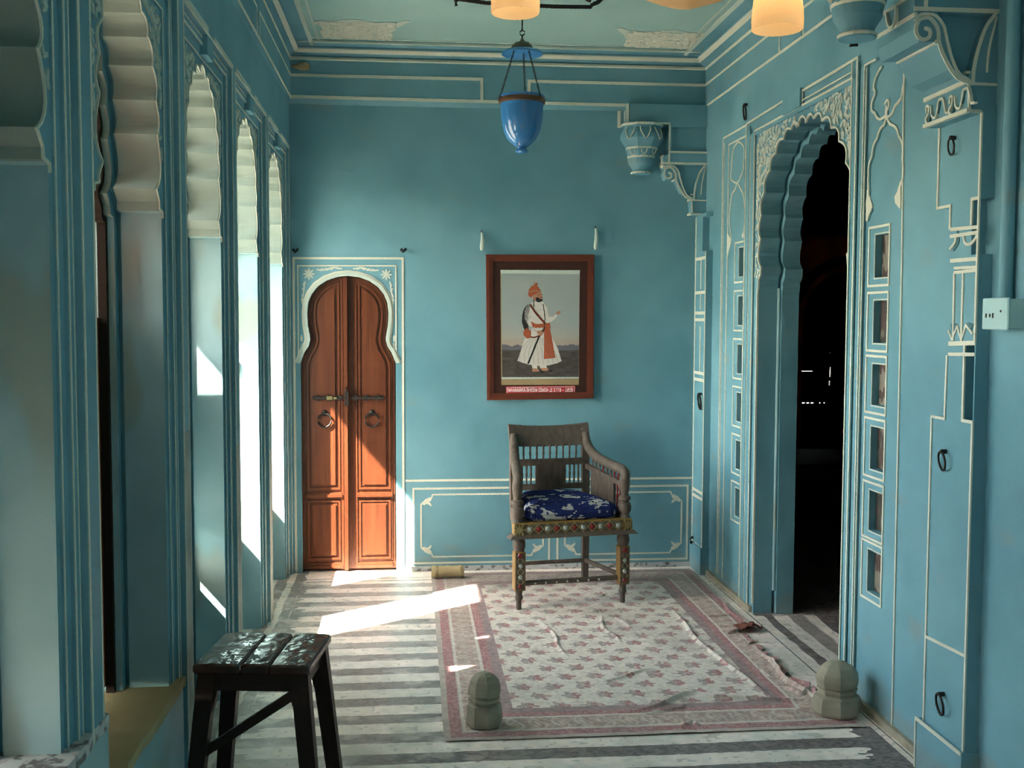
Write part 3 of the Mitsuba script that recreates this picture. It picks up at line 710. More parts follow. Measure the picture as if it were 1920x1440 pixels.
right_lines('wall_right__finial', [flower(4.77, 2.405, 0.022, 5), line([(4.77, 2.40), (4.74, 2.37)], 0.008)], XR, 0.005, 'relief_white')

# niche columns: frames and blind arches
def niche_lines(rows, y0, y1):
    return [line([(y0, z0), (y1, z0), (y1, z1), (y0, z1)], 0.009, closed=True) for z0, z1 in rows]
right_lines('wall_right__niche_border', niche_lines(NEAR_ROWS, 3.770, 3.946), XR, 0.004)
right_lines('wall_right__niche_border_001', niche_lines(far_rows, 5.456, 5.640), XR, 0.004)
def niche_rim(holes):
    return [h.buffer(0.006, join_style=2).difference(h) for h in holes]
right_lines('wall_right__niche_rim', niche_rim(near_holes) + niche_rim(far_holes), XR, 0.002, 'pale_line')
mini_p = {}
for k, (h, nm) in enumerate([(h, 'near') for h in near_holes] + [(h, 'far') for h in far_holes]):
    y0, z0, y1, z1 = h.bounds
    ordn = ['topmost', 'second from the top', 'third from the top', 'fourth from the top', 'fifth from the top', 'lowest'][k % 6]
    add(num('miniature_painting'), bx(XR + 0.026, XR + 0.0315, y0 + 0.002, y1 - 0.002, z0 + 0.002, z1 - 0.002), 'miniature', cat='picture',
        label=f'dark miniature painting in a niche, {ordn} on the doorway\'s {"camera" if nm == "near" else "far"} side', group='miniature paintings in the doorway niches')
bl_u = [(3.874, 2.438), (3.928, 2.382), (3.919, 2.347), (3.943, 2.302), (3.889, 2.262), (3.826, 2.25)]
bl_u2 = [(3.690, 2.400), (3.690, 2.346), (3.704, 2.300), (3.727, 2.288), (3.768, 2.262), (3.80, 2.25), (3.826, 2.25)]
bl_l = [(3.822, 2.284), (3.819, 2.235), (3.867, 2.201), (3.909, 2.164), (3.939, 2.113), (3.962, 2.061), (3.955, 2.004), (3.966, 1.94), (3.945, 1.93), (3.928, 1.915), (3.966, 1.882)]
bl_l2 = [(3.822, 2.284), (3.819, 2.235), (3.775, 2.206), (3.726, 2.171), (3.690, 2.118), (3.680, 2.037), (3.685, 1.983)]
foot1 = Polygon([(3.972, 2.0), (3.957, 1.985), (3.935, 1.955), (3.918, 1.930), (3.932, 1.915), (3.965, 1.882), (3.976, 1.88)])
foot2 = Polygon([(3.688, 2.0), (3.70, 1.985), (3.715, 1.96), (3.735, 1.945), (3.728, 1.922), (3.695, 1.90), (3.684, 1.895)])
def lobed(pts, w, n, amp):
    c_ = np.array(curve(pts, None, 10))
    L_ = np.r_[0, np.cumsum(np.linalg.norm(np.diff(c_, axis=0), axis=1))]
    t_ = np.gradient(c_, axis=0)
    t_ /= np.linalg.norm(t_, axis=1, keepdims=True)
    o_ = amp * np.abs(np.sin(np.pi * n * L_ / L_[-1]))[:, None]
    return LineString(c_ + o_ * np.c_[t_[:, 1], -t_[:, 0]]).buffer(w / 2, cap_style=1, join_style=1, quad_segs=3)
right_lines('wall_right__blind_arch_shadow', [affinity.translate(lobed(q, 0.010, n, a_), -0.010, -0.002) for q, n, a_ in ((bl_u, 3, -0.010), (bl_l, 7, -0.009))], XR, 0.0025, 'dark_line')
right_lines('wall_right__blind_arch', [lobed(q, 0.010, n, a_) for q, n, a_ in ((bl_u, 3, -0.010), (bl_u2, 3, 0.008), (bl_l, 7, -0.009), (bl_l2, 4, 0.008))] + [curve([(3.822, 2.262), (3.800, 2.285), (3.812, 2.305), (3.835, 2.296)], 0.009)] + [foot1, foot2, line([(3.690, 2.476), (3.666, 1.7), (3.652, 0.02)], 0.008)], XR, 0.005)
f_u = [(5.620, 2.449), (5.70, 2.42), (5.728, 2.331), (5.735, 2.27), (5.68, 2.245), (5.623, 2.232), (5.57, 2.25), (5.52, 2.293), (5.51, 2.393), (5.56, 2.43), (5.62, 2.449)]
f_l = [(5.766, 1.875), (5.715, 1.935), (5.745, 2.02), (5.745, 2.087), (5.722, 2.170), (5.65, 2.205), (5.623, 2.232), (5.57, 2.20), (5.507, 2.150), (5.482, 2.06), (5.49, 1.97), (5.52, 1.94)]
right_lines('wall_right__blind_arch_001', [curve(f_u, 0.009), curve(f_l, 0.010), Polygon([(5.778, 1.98), (5.75, 1.96), (5.715, 1.935), (5.766, 1.86), (5.778, 1.85)]), Point(5.49, 1.945).buffer(0.018),
             line([(5.892, 0.05), (5.892, 2.511), (5.452, 2.511)], 0.010), line([(5.782, 0.05), (5.782, 2.458), (5.47, 2.457)], 0.009), line([(5.865, 0.05), (5.865, 2.48)], 0.005)], XR, 0.004)
right_lines('wall_right__base_ledge', [sbox(YN, 0.0, 4.08, 0.03), sbox(5.26, 0, YB, 0.03)], XR, 0.018, 'stone')

# pilasters with corbels: one by the camera, one half sunk in the far corner
def ex_pil(p, x):
    return ex_yz(p, x, XR + 0.005)
PX, P0, P1 = 1.700, 3.075, 3.335
pil = sbox(P0, 0.165, P1, 2.14).difference(unary_union([sbox(3.247, 1.188, P1 + 0.01, 1.862), sbox(P0 - 0.01, 1.70, 3.118, 1.868), sbox(P0 + 0.006, 1.192, 3.137, 1.435)]))
tagk = 'wall_right__pilaster'
add(tagk, ex_pil(pil, PX), 'paint', label='pilaster with a painted column beside the switch box')
add(tagk + '__plinth', bx(PX - 0.012, XR + 0.005, P0 - 0.008, P1 + 0.03, -0.02, 0.168), 'paint')
pl = [line([(P0 + 0.003, 0.17), (P0 + 0.003, 1.19)], 0.009), line([(P0 + 0.003, 1.44), (P0 + 0.003, 2.12)], 0.009), line([(P1 - 0.003, 0.17), (P1 - 0.003, 1.187), (3.247, 1.187), (3.243, 1.39)], 0.009), line([(3.247, 1.787), (3.247, 1.862), (P1 - 0.003, 1.862), (P1 - 0.003, 2.12)], 0.009),
      line([(3.137, 1.435), (3.137, 1.192), (P0, 1.192)], 0.010), line([(3.118, 1.79), (3.118, 1.868), (P0, 1.868)], 0.010), line([(P0, 1.433), (3.234, 1.427)], 0.014), line([(P0, 1.398), (3.234, 1.394)], 0.011),
      line([(3.243, 1.787), (P0, 1.781)], 0.011), line([(3.243, 1.765), (P0, 1.765)], 0.011), line([(3.237, 1.688), (P0, 1.686)], 0.012), line([(3.213, 1.664), (P0, 1.661)], 0.009), line([(3.212, 1.650), (P0, 1.652)], 0.010),
      line([(3.212, 1.65), (3.207, 1.437)], 0.009), line([(3.158, 1.652), (3.157, 1.437)], 0.009), line([(P0 + 0.004, 1.65), (P0 + 0.004, 1.437)], 0.009), curve([(3.24, 1.726), (3.212, 1.745), (3.208, 1.762)], 0.009), curve([(3.165, 1.765), (3.150, 1.738), (3.12, 1.733), (3.09, 1.748), (3.08, 1.765)], 0.009),
      line([(3.237, 1.47), (3.214, 1.440), (3.184, 1.483), (3.157, 1.440), (3.131, 1.487), (3.092, 1.460)], 0.008), line([(P1 - 0.002, 0.455), (P0, 0.470)], 0.010)]
right_lines('wall_right__pilaster__border', pl, PX, 0.004)
right_lines('wall_right__pilaster__base_edge', [line([(P0 - 0.008, 0.165), (P1 + 0.03, 0.168)], 0.012), line([(P1 + 0.027, 0.0), (P1 + 0.027, 0.168)], 0.008)], PX - 0.012, 0.004)
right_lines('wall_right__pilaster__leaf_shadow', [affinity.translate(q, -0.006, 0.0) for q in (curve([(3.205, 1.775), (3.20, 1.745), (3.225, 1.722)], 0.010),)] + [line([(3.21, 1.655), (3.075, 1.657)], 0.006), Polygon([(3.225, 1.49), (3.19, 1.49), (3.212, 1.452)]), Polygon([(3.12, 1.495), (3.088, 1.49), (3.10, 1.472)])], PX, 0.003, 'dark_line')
# corbel profile (x, z)
corb = [(XR + 0.01, 2.118), (1.660, 2.118), (1.655, 2.205), (1.640, 2.232), (1.600, 2.246), (1.568, 2.300), (1.553, 2.325), (1.500, 2.322), (1.484, 2.360), (1.487, 2.400), (1.480, 2.462), (1.518, 2.470), (1.520, 2.64), (1.265, 2.645), (1.265, 2.760), (XR + 0.01, 2.760)]
def corbel(key, y0, y1, pend_y, pend_clip=None):
    sunk = Polygon([(1.655, 2.226), (1.627, 2.240), (1.606, 2.280), (1.588, 2.335), (1.576, 2.378), (1.552, 2.410), (1.728, 2.410), (1.698, 2.360), (1.678, 2.300), (1.668, 2.250)])
    rec = min(0.035, (y1 - y0) * 0.3)
    cp_ = Polygon(corb).buffer(0)
    add(key, trimesh.boolean.union([ex_xz(cp_, y0 + rec, y1), ex_xz(cp_.difference(sunk).difference(sbox(1.535, 2.495, 1.76, 2.63)), y0, y0 + rec + 0.002)], engine='manifold'), 'paint', label='scroll corbel with hanging lotus pendant')
    def tier(prof, n, m, nm):
        t = lathe(prof, n, (1.362, pend_y, 0), math.pi / n)
        if pend_clip is not None:
            t = trimesh.intersections.slice_mesh_plane(t, (0, -1, 0), (0, pend_clip, 0))
        return t
    tiers = cat_(tier([(0, 2.645), (0.128, 2.645), (0.128, 2.632), (0.114, 2.622), (0.132, 2.585), (0.133, 2.560), (0.098, 2.512), (0.0, 2.512)], 8, None, ''), tier([(0, 2.513), (0.092, 2.513), (0.096, 2.500), (0.082, 2.458), (0, 2.458)], 8, None, ''),
                 tier([(0, 2.46), (0.079, 2.459), (0.074, 2.42), (0.052, 2.385), (0.050, 2.372), (0.058, 2.368), (0.056, 2.358), (0, 2.356)], 16, None, ''))
    add(key + '__pendant', tiers, 'paint', smooth=20)
    rims = cat_(tier([(0.130, 2.646), (0.132, 2.642), (0.130, 2.632), (0.126, 2.640)], 8, None, ''), tier([(0.093, 2.516), (0.098, 2.510), (0.097, 2.500), (0.090, 2.505)], 8, None, ''), tier([(0.079, 2.464), (0.0825, 2.458), (0.080, 2.450), (0.076, 2.455)], 16, None, ''), tier([(0.057, 2.372), (0.061, 2.368), (0.059, 2.360), (0.055, 2.365)], 16, None, ''))
    add(key + '__pendant__rim', rims, 'white_line')
    def on_tier(aa, z, prof):
        zz = [p[1] for p in prof][::-1]
        r = np.interp(z, zz, [p[0] for p in prof][::-1])
        return (1.362 + r * math.sin(aa), pend_y - r * math.cos(aa), z)
    p1, p2 = [(0.114, 2.622), (0.132, 2.585), (0.133, 2.560), (0.098, 2.512)], [(0.096, 2.500), (0.082, 2.458)]
    pet = []
    for q in range(-2, 3):
        a0 = q * math.pi / 4 - (0 if pend_clip is None else 0.0)
        if abs(a0) > 1.3 and pend_clip is not None:
            continue
        pet.append(tube([on_tier(a0 + t, z, p1) for t, z in ((-0.26, 2.622), (-0.24, 2.60), (-0.10, 2.565), (0.0, 2.548), (0.10, 2.565), (0.24, 2.60), (0.26, 2.622))], 0.0038, 5))
        pet.append(tube([on_tier(a0 + t, z, p2) for t, z in ((-0.2, 2.500), (-0.16, 2.48), (0.0, 2.465), (0.16, 2.48), (0.2, 2.500))], 0.003, 5))
    add(key + '__pendant__petal_line', cat_(*pet), 'white_line')
    # lines of the side that faces the camera
    scroll = curve([(1.669, 2.205), (1.620, 2.222), (1.585, 2.268), (1.562, 2.318), (1.555, 2.362), (1.530, 2.392), (1.498, 2.385), (1.489, 2.352), (1.505, 2.330), (1.528, 2.335), (1.532, 2.355), (1.518, 2.362)], 0.011)
    scroll2 = curve([(1.655, 2.215), (1.625, 2.235), (1.603, 2.275), (1.585, 2.330), (1.573, 2.372), (1.545, 2.400), (1.505, 2.402), (1.486, 2.385)], 0.008)
    leaf = [curve([(1.669, 2.205), (1.672, 2.25), (1.684, 2.31), (1.705, 2.37), (1.735, 2.412)], 0.010), curve([(1.712, 2.24), (1.716, 2.30), (1.728, 2.36), (1.738, 2.40)], 0.006)]
    ln = [scroll, scroll2, *leaf, line([(1.482, 2.418), (XR, 2.418)], 0.012), line([(1.520, 2.484), (XR, 2.484)], 0.011), line([(1.517, 2.42), (1.520, 2.645)], 0.011), line([(1.267, 2.645), (1.267, 2.76)], 0.012), line([(1.264, 2.648), (1.520, 2.650)], 0.010), line([(1.660, 2.125), (XR, 2.12)], 0.010), line([(1.658, 2.205), (XR, 2.203)], 0.008), line([(1.662, 2.12), (1.657, 2.205), (1.66, 2.215)], 0.007)]
    add(key + '__scroll_border', ex_xz(unary_union(ln), y0 - 0.004, y0 + 0.001), 'white_line')
    # lines and ornament of the front that faces the room
    front = [line([(y1 + 0.012, 2.208), (y0 - 0.0, 2.212)], 0.013), line([(y1, 2.232), (y0, 2.238)], 0.008), line([(y1 + 0.012, 2.125), (y0 - 0.01, 2.125)], 0.012)]
    mid_ = (y0 + y1) / 2
    add(key + '__tab', ex_yz(curve([(mid_ + 0.05, 2.452), (mid_ + 0.035, 2.415), (mid_ + 0.012, 2.400), (mid_ - 0.012, 2.415), (mid_ - 0.020, 2.452)], 0.009), 1.474, 1.488), 'white_line')
    add(key + '__front_border', cat_(ex_yz(unary_union(front), 1.648, 1.662), bx(1.481, 1.492, y0 - 0.002, y1 + 0.002, 2.395, 2.407), bx(1.476, 1.486, y0 - 0.002, y1 + 0.002, 2.455, 2.465), bx(1.549, 1.559, y0 - 0.002, y1 + 0.002, 2.318, 2.330), bx(1.514, 1.522, y0 - 0.003, y0 + 0.006, 2.47, 2.645)), 'white_line')
    return key
corbel('wall_right__corbel', 3.082, 3.335, 3.205)
orn = []
for k in range(2):
    yo = -0.150 * k
    orn.append(affinity.translate(curve([(3.325, 2.132), (3.335, 2.145), (3.318, 2.160), (3.315, 2.182), (3.330, 2.185), (3.332, 2.168)], 0.007), yo, 0.0))
    orn.append(affinity.translate(curve([(3.302, 2.180), (3.295, 2.150), (3.272, 2.140), (3.258, 2.165), (3.252, 2.188), (3.228, 2.190), (3.215, 2.168), (3.205, 2.143), (3.185, 2.140)], 0.007), yo, 0.0))
add('wall_right__corbel__ornament', ex_yz(unary_union(orn), 1.650, 1.660), 'white_line')
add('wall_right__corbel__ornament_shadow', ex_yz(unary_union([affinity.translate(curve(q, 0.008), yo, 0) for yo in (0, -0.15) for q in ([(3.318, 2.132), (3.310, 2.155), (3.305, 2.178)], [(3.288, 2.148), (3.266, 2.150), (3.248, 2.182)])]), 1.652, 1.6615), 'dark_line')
corbel('wall_back__corbel', 6.225, 6.30, 6.285, 6.299)
add('wall_back__corbel__hanger', cat_(bx(1.222, 1.240, YB - 0.004, YB, 2.63, 2.73), bx(1.262, 1.272, YB - 0.005, YB, 2.64, 2.745)), 'white_line')
fy0 = 6.07
pilf = sbox(fy0, 0.16, 6.31, 2.12).difference(unary_union([sbox(fy0 - 0.01, 1.90, fy0 + 0.08, 2.10)]))
add('wall_back__pilaster', ex_yz(pilf, PX + 0.005, XR + 0.005), 'paint', label='half pilaster in the far right corner')
add('wall_back__pilaster__plinth', bx(PX - 0.008, XR, fy0 - 0.01, 6.31, -0.01, 0.16), 'paint')
pf = [line([(fy0 + 0.004, 0.16), (fy0 + 0.004, 1.90)], 0.012)] + [line([(fy0, z), (6.295, z)], 0.018) for z in (1.86, 1.66, 1.54, 1.50, 1.185, 1.145, 0.48, 0.445, 0.155)] + [line([(6.17, z0), (6.17, z1)], 0.012) for z0, z1 in ((1.19, 1.46), (1.56, 1.66), (1.68, 1.86))]
add('wall_back__pilaster__border', cat_(ex_yz(unary_union(pf), PX + 0.002, PX + 0.006), bx(PX + 0.002, PX + 0.016, 6.286, 6.30, 0.16, 2.11)), 'white_line')

# ------------------------------------------------------------------ hooks, rings, switch box
def wall_ring(x, y, z, r, label, yaw=0.0, name='wall_ring'):
    k = num(name)
    tag(k, None, label, 'ring', 'iron rings on the right wall')
    add(k + '__ring', ring_at((x - 0.014, y, z - r), r, r * 0.12, (1.0, yaw, 0.12), seg=22), 'iron', smooth=True)
    add(k + '__staple', cat_(bevel_box(x - 0.020, x + 0.004, y - 0.005, y + 0.005, z - 0.006, z + 0.007, 0.002)), 'iron')
wall_ring(PX, 3.232, 2.070, 0.026, 'small iron ring high on the near pilaster below the corbel', -0.15)
wall_ring(PX, 3.235, 1.083, 0.030, 'iron ring at waist height on the near pilaster', -0.15)
wall_ring(PX, 3.205, 0.305, 0.033, 'iron ring low on the near pilaster, above its base', -0.15)
wall_ring(XR, 5.475, 2.615, 0.038, 'dark iron ring above the top left corner of the doorway frame', -0.15)
wall_ring(PX + 0.005, 6.12, 1.065, 0.045, 'iron ring on the half pilaster in the far corner', -0.1)
add('wall_hook', tube([(XR + 0.003, 4.10, 2.575), (XR - 0.022, 4.098, 2.575), (XR - 0.030, 4.093, 2.568), (XR - 0.028, 4.09, 2.585)], 0.006, 7), 'iron', smooth=True, label='small iron hook high on the right wall above the doorway frame', cat='hook')
for k, (x, z, lb) in enumerate(((-0.660, 1.885, 'small iron hook above the left corner of the keyhole door frame'), (-0.040, 1.893, 'small iron hook above the right corner of the keyhole door frame'))):
    add(num('door_hook'), tube([(x - 0.010, YB + 0.003, z + 0.006), (x - 0.010, YB - 0.025, z + 0.010), (x, YB - 0.038, z - 0.006), (x + 0.012, YB - 0.03, z + 0.008), (x + 0.014, YB - 0.018, z + 0.012)], 0.0075, 7), 'iron', smooth=True, label=lb, cat='hook')
add('corner_staple', cat_(ring_at((1.694, 6.255, 0.168), 0.020, 0.005, (0.7, -0.6, 0)), tube([(1.71, 6.25, 0.155), (1.685, 6.23, 0.165)], 0.006, 6)), 'iron', smooth=True, label='rusty iron staple low on the far corner pilaster', cat='hook')
for k, (x, lb) in enumerate(((0.421, 'white peg on the wall above the left end of the portrait'), (1.096, 'white peg on the wall above the right end of the portrait'))):
    z0, z1 = (1.902, 2.006) if k == 0 else (1.913, 2.038)
    add(num('wall_peg'), cat_(tube([(x - 0.002, YB - 0.024, z0), (x - 0.002, YB - 0.028, z0 + 0.02), (x + 0.002, YB - 0.030, z0 + 0.06), (x, YB - 0.026, z1 - 0.02), (x - 0.003, YB - 0.022, z1)], [0.010, 0.014, 0.0125, 0.009, 0.005], 10), tube([(x, YB + 0.002, z1 - 0.03), (x, YB - 0.026, z1 - 0.03)], 0.006, 6)), 'pale_line', smooth=True, label=lb, cat='peg')
    add('wall_peg' + ('' if k == 0 else '_001') + '__nail', tube([(x - 0.003, YB - 0.022, z1 - 0.004), (x - 0.006, YB - 0.02, z1 + 0.012)], 0.004, 6), 'iron')
r_ = np.random.default_rng(5)
nest = trimesh.creation.icosphere(subdivisions=3, radius=1.0)
nest.vertices *= np.array([0.045, 0.02, 0.022])
nest.vertices += nest.vertices * (meshkit.noise(nest.vertices * 60, 3)[:, None] - 0.5) * 0.7
nest.apply_translation((-0.612, yf - 0.012, 2.934))
add('mud_nest', nest, 'tan_stone', smooth=False, label='small brown mud nest in the left corner of the frieze', cat='nest')
# switch box with its conduit
tag('switch_box', None, 'turquoise painted socket box on the right wall at the picture edge', 'socket')
add('switch_box__box', bevel_box(XR - 0.058, XR + 0.001, 2.877, 3.002, 1.478, 1.562, 0.004), 'switch_plastic')
add('switch_box__face_plate', bevel_box(XR - 0.066, XR - 0.057, 2.872, 3.008, 1.474, 1.566, 0.003), 'switch_plastic')
add('switch_box__socket_hole', cat_(*[bx(XR - 0.0675, XR - 0.065, y - 0.003, y + 0.003, 1.515 - h, 1.515 + h) for y, h in ((2.984, 0.006), (2.964, 0.005), (2.948, 0.007))], bx(XR - 0.0675, XR - 0.065, 2.904, 2.910, 1.524, 1.530)), 'ink_black')
add('conduit', tube([(XR - 0.020, 2.965, 1.56), (XR - 0.020, 2.965, 2.20), (XR - 0.020, 2.97, H - 0.05)], 0.020, 14), 'paint', smooth=40, label='turquoise painted conduit running down the right wall to the socket box', cat='conduit')

# ------------------------------------------------------------------ rest of the shell and the room beyond the doorway
add('wall_near', bx(-1.12, 2.0, YN - 0.3, YN - 0.1, -0.05, H + 0.05), 'paint', kind='structure', label='turquoise wall behind the camera', cat='wall')
BX0, BX1, BY0, BY1 = XR + 0.20, 6.0, 2.2, 8.7
add('floor_beyond', bx(BX0, BX1, BY0, BY1 + 1.2, -0.06, 0.0), 'floor_stone', kind='structure', label='dim floor of the dark room behind the doorway', cat='floor')
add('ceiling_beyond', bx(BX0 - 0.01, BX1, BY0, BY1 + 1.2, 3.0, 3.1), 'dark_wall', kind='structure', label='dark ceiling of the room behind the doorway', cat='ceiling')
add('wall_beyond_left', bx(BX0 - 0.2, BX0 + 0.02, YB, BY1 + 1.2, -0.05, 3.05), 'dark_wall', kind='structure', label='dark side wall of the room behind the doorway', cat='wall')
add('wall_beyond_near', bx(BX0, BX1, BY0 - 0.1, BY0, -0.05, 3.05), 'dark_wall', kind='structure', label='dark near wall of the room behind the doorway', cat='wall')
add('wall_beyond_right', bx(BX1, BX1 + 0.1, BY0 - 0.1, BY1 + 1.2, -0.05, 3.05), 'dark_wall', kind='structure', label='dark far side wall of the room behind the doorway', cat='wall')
aw = [(0.38, 0.25), (0.38, 1.45)] + [(0.38 * math.cos(t), 1.45 + 0.46 * math.sin(t)) for t in np.linspace(0, np.pi / 2, 10)]
alc = Polygon([(3.66 + x, z) for x, z in aw] + [(3.66 - x, z) for x, z in reversed(aw)]).buffer(0)
add('wall_beyond_far', ex_xz(sbox(BX0, -0.05, BX1, 2.20).difference(alc), BY1, BY1 + 0.12), 'orange_wall', kind='structure', label='dim orange wall with a dark arched alcove, seen through the doorway', cat='wall')
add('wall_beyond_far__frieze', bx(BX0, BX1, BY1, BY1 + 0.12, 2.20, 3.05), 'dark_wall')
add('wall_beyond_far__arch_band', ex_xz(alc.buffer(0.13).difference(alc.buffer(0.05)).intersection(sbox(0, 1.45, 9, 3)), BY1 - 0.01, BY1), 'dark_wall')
slits = [sbox(3.625, 1.018, 3.77, 1.026), sbox(3.93, 0.965, 3.944, 1.06), sbox(3.925, 0.885, 3.940, 0.93), sbox(3.925, 1.185, 3.935, 1.20)] + [sbox(3.625 + 0.042 * q, 0.715, 3.625 + 0.042 * q + (0.034 if q < 4 else 0.02), 0.728) for q in (0, 1, 2, 3, 5, 6)]
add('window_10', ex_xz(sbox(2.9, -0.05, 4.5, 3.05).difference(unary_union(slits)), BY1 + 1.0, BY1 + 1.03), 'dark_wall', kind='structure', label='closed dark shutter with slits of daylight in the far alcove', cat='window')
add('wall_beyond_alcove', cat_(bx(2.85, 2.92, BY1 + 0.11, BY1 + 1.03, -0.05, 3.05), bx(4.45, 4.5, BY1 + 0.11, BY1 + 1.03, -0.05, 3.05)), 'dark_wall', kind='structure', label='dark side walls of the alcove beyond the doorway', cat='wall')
tag('divan', None, 'low dark divan with a bolster in the dim room beyond the doorway', 'divan')
add('divan__base', bevel_box(2.75, 4.25, 7.55, 8.5, 0.02, 0.30, 0.02), 'mount_board')
add('divan__mattress', bevel_box(2.73, 4.27, 7.53, 8.52, 0.30, 0.44, 0.04), 'mount_board')
tag('bolster', None, 'dark round bolster lying on the divan beyond the doorway', 'cushion')
add('bolster__body', tube([(3.35, 7.95, 0.56), (3.37, 7.95, 0.56), (3.85, 8.0, 0.56), (3.87, 8.0, 0.56)], [0.09, 0.12, 0.12, 0.09], 18), 'orange_wall', smooth=40)
add('bolster__end_cap', tube([(3.33, 7.949, 0.56), (3.355, 7.95, 0.56)], [0.05, 0.085], 14), 'ink_black', smooth=40)

# ------------------------------------------------------------------ portrait
S = 0.000788
PC = (0.7645, 1.4535)
def pp(pts):                                    # design units of the picture (its own drawing grid) to the wall
    return [(PC[0] + (x - 526) * S, PC[1] - (y - 770) * S) for x, y in pts]
def pic(pts, y, t=0.0006):
    return ex_xz(Polygon(pp(pts)).buffer(0), y - t, y)
def picc(pts, w, y, t=0.0006):
    return ex_xz(curve(pp(pts), w * S), y - t, y)
tag('portrait', None, 'framed portrait of a standing bearded nobleman in white robe, red plaque below', 'picture')
YF = YB - 0.028
outerp = Polygon(pp([(118, 232), (932, 225), (935, 1308), (128, 1318)]))
add('portrait__frame', cat_(ex_xz(outerp.difference(outerp.buffer(-0.030, join_style=2)), YF - 0.008, YB - 0.002), ex_xz(outerp.buffer(-0.005, join_style=2).difference(outerp.buffer(-0.018, join_style=2)), YF - 0.014, YF), ex_xz(outerp.buffer(-0.024, join_style=2).difference(outerp.buffer(-0.040, join_style=2)), YF - 0.004, YF)), 'frame_wood', label='reddish brown moulded wooden frame')
add('portrait__mount', ex_xz(outerp.buffer(-0.026, join_style=2), YF + 0.002, YB - 0.004), 'mount_board', label='dark brown mount')
Y0 = YF + 0.002
add('portrait__paper', pic([(225, 345), (825, 343), (822, 1205), (235, 1205)], Y0, 0.001), 'gold_border')
Y1 = Y0 - 0.001
add('portrait__painting', pic([(232, 372), (822, 372), (820, 1145), (240, 1147)], Y1, 0.001), 'painted_scene', label='painted evening sky over dark hills')
Y2 = Y1 - 0.001
fig = 'portrait__painting__'
add(fig + 'paper_edge', cat_(pic([(225, 345), (825, 343), (824, 372), (230, 374)], Y1, 0.0008), pic([(236, 1147), (822, 1144), (822, 1156), (237, 1160)], Y1, 0.0008)), 'pale_line')
add(fig + 'shield', cat_(pic([(455, 597), (430, 603), (405, 630), (390, 680), (388, 730), (400, 775), (425, 812), (440, 800), (432, 700)], Y2)), 'ink_black')
add(fig + 'robe', cat_(pic([(470, 585), (500, 572), (548, 580), (566, 615), (575, 660), (590, 742), (600, 790), (610, 838), (660, 930), (690, 1025), (655, 1042), (590, 1058), (520, 1062), (450, 1052), (400, 1040), (356, 1022), (385, 930), (408, 860), (440, 840), (470, 770), (440, 760), (412, 720), (408, 650), (425, 612)], Y2),
                       pic([(560, 600), (578, 625), (590, 690), (625, 692), (648, 665), (660, 680), (640, 705), (612, 730), (585, 738), (572, 700)], Y2), pic([(462, 1050), (505, 1055), (505, 1082), (468, 1080)], Y2), pic([(522, 1055), (575, 1052), (578, 1078), (528, 1080)], Y2)), 'robe_white')
Y3 = Y2 - 0.0006
add(fig + 'robe_folds', cat_(*[picc([(455 + 12 * k, 850), (400 + 27 * k + (k - 4) * 5, 950), (372 + 36 * k, 1030 + 18 * math.sin(k * 0.42))], 3.5, Y3) for k in range(9)], picc([(455, 690), (430, 712), (412, 705)], 7, Y3), picc([(470, 770), (490, 800), (505, 815)], 4, Y3), picc([(500, 650), (540, 640)], 3, Y3)), 'robe_fold')
add(fig + 'sash', cat_(pic([(455, 728), (500, 748), (560, 740), (598, 738), (606, 780), (560, 775), (500, 775)], Y3), pic([(556, 775), (598, 775), (620, 880), (644, 1002), (556, 1010), (556, 900)], Y3), pic([(455, 728), (470, 770), (498, 778), (505, 755)], Y3),
                       pic([(400, 800), (425, 775), (458, 800), (458, 850), (430, 858), (400, 830)], Y3)), 'sash_red')
add(fig + 'strap', cat_(picc([(452, 605), (490, 660), (530, 705), (560, 740)], 16, Y3 - 0.0004), picc([(455, 845), (490, 845), (540, 820), (560, 775)], 10, Y3 - 0.0004)), 'frame_wood')
add(fig + 'sword', cat_(picc([(438, 1038), (470, 960), (510, 860), (540, 800)], 13, Y3 - 0.0005), picc([(540, 800), (558, 765), (560, 690), (548, 600)], 6, Y3 - 0.0005), picc([(475, 560), (478, 620)], 6, Y3)), 'ink_black')
add(fig + 'turban', cat_(pic([(435, 520), (440, 490), (460, 462), (485, 455), (510, 470), (530, 500), (525, 512), (500, 522), (470, 532), (460, 548), (440, 542)], Y3), pic([(478, 460), (480, 440), (500, 436), (508, 450), (495, 470)], Y3 - 0.0002)), 'sash_red')
add(fig + 'turban_band', cat_(picc([(445, 510), (480, 500), (525, 503)], 6, Y3 - 0.0008), picc([(478, 446), (495, 444)], 6, Y3 - 0.0009)), 'gold_border')
add(fig + 'skin', cat_(pic([(470, 532), (500, 518), (530, 508), (541, 530), (543, 552), (520, 572), (485, 575), (470, 560)], Y3 - 0.0002), pic([(640, 665), (665, 648), (682, 652), (676, 668), (655, 678)], Y3), pic([(500, 800), (525, 795), (550, 805), (545, 830), (515, 835)], Y3 - 0.0008),
                       pic([(465, 1082), (515, 1085), (520, 1103), (470, 1105)], Y3), pic([(530, 1078), (582, 1076), (592, 1096), (545, 1100)], Y3)), 'skin_paint')
add(fig + 'beard', cat_(pic([(490, 555), (505, 545), (525, 560), (542, 556), (543, 575), (520, 585), (497, 580)], Y3 - 0.0008), picc([(505, 530), (520, 526)], 4, Y3 - 0.0008), picc([(525, 548), (541, 546)], 4, Y3 - 0.0009), pic([(525, 1100), (545, 1096), (558, 1108), (540, 1115)], Y3), pic([(590, 1096), (615, 1090), (622, 1103), (600, 1108)], Y3)), 'ink_black')
add('portrait__plaque', pic([(268, 1215), (795, 1211), (795, 1269), (270, 1274)], Y1 - 0.0005, 0.003), 'red_plaque', label='red plaque with a name and dates in white')
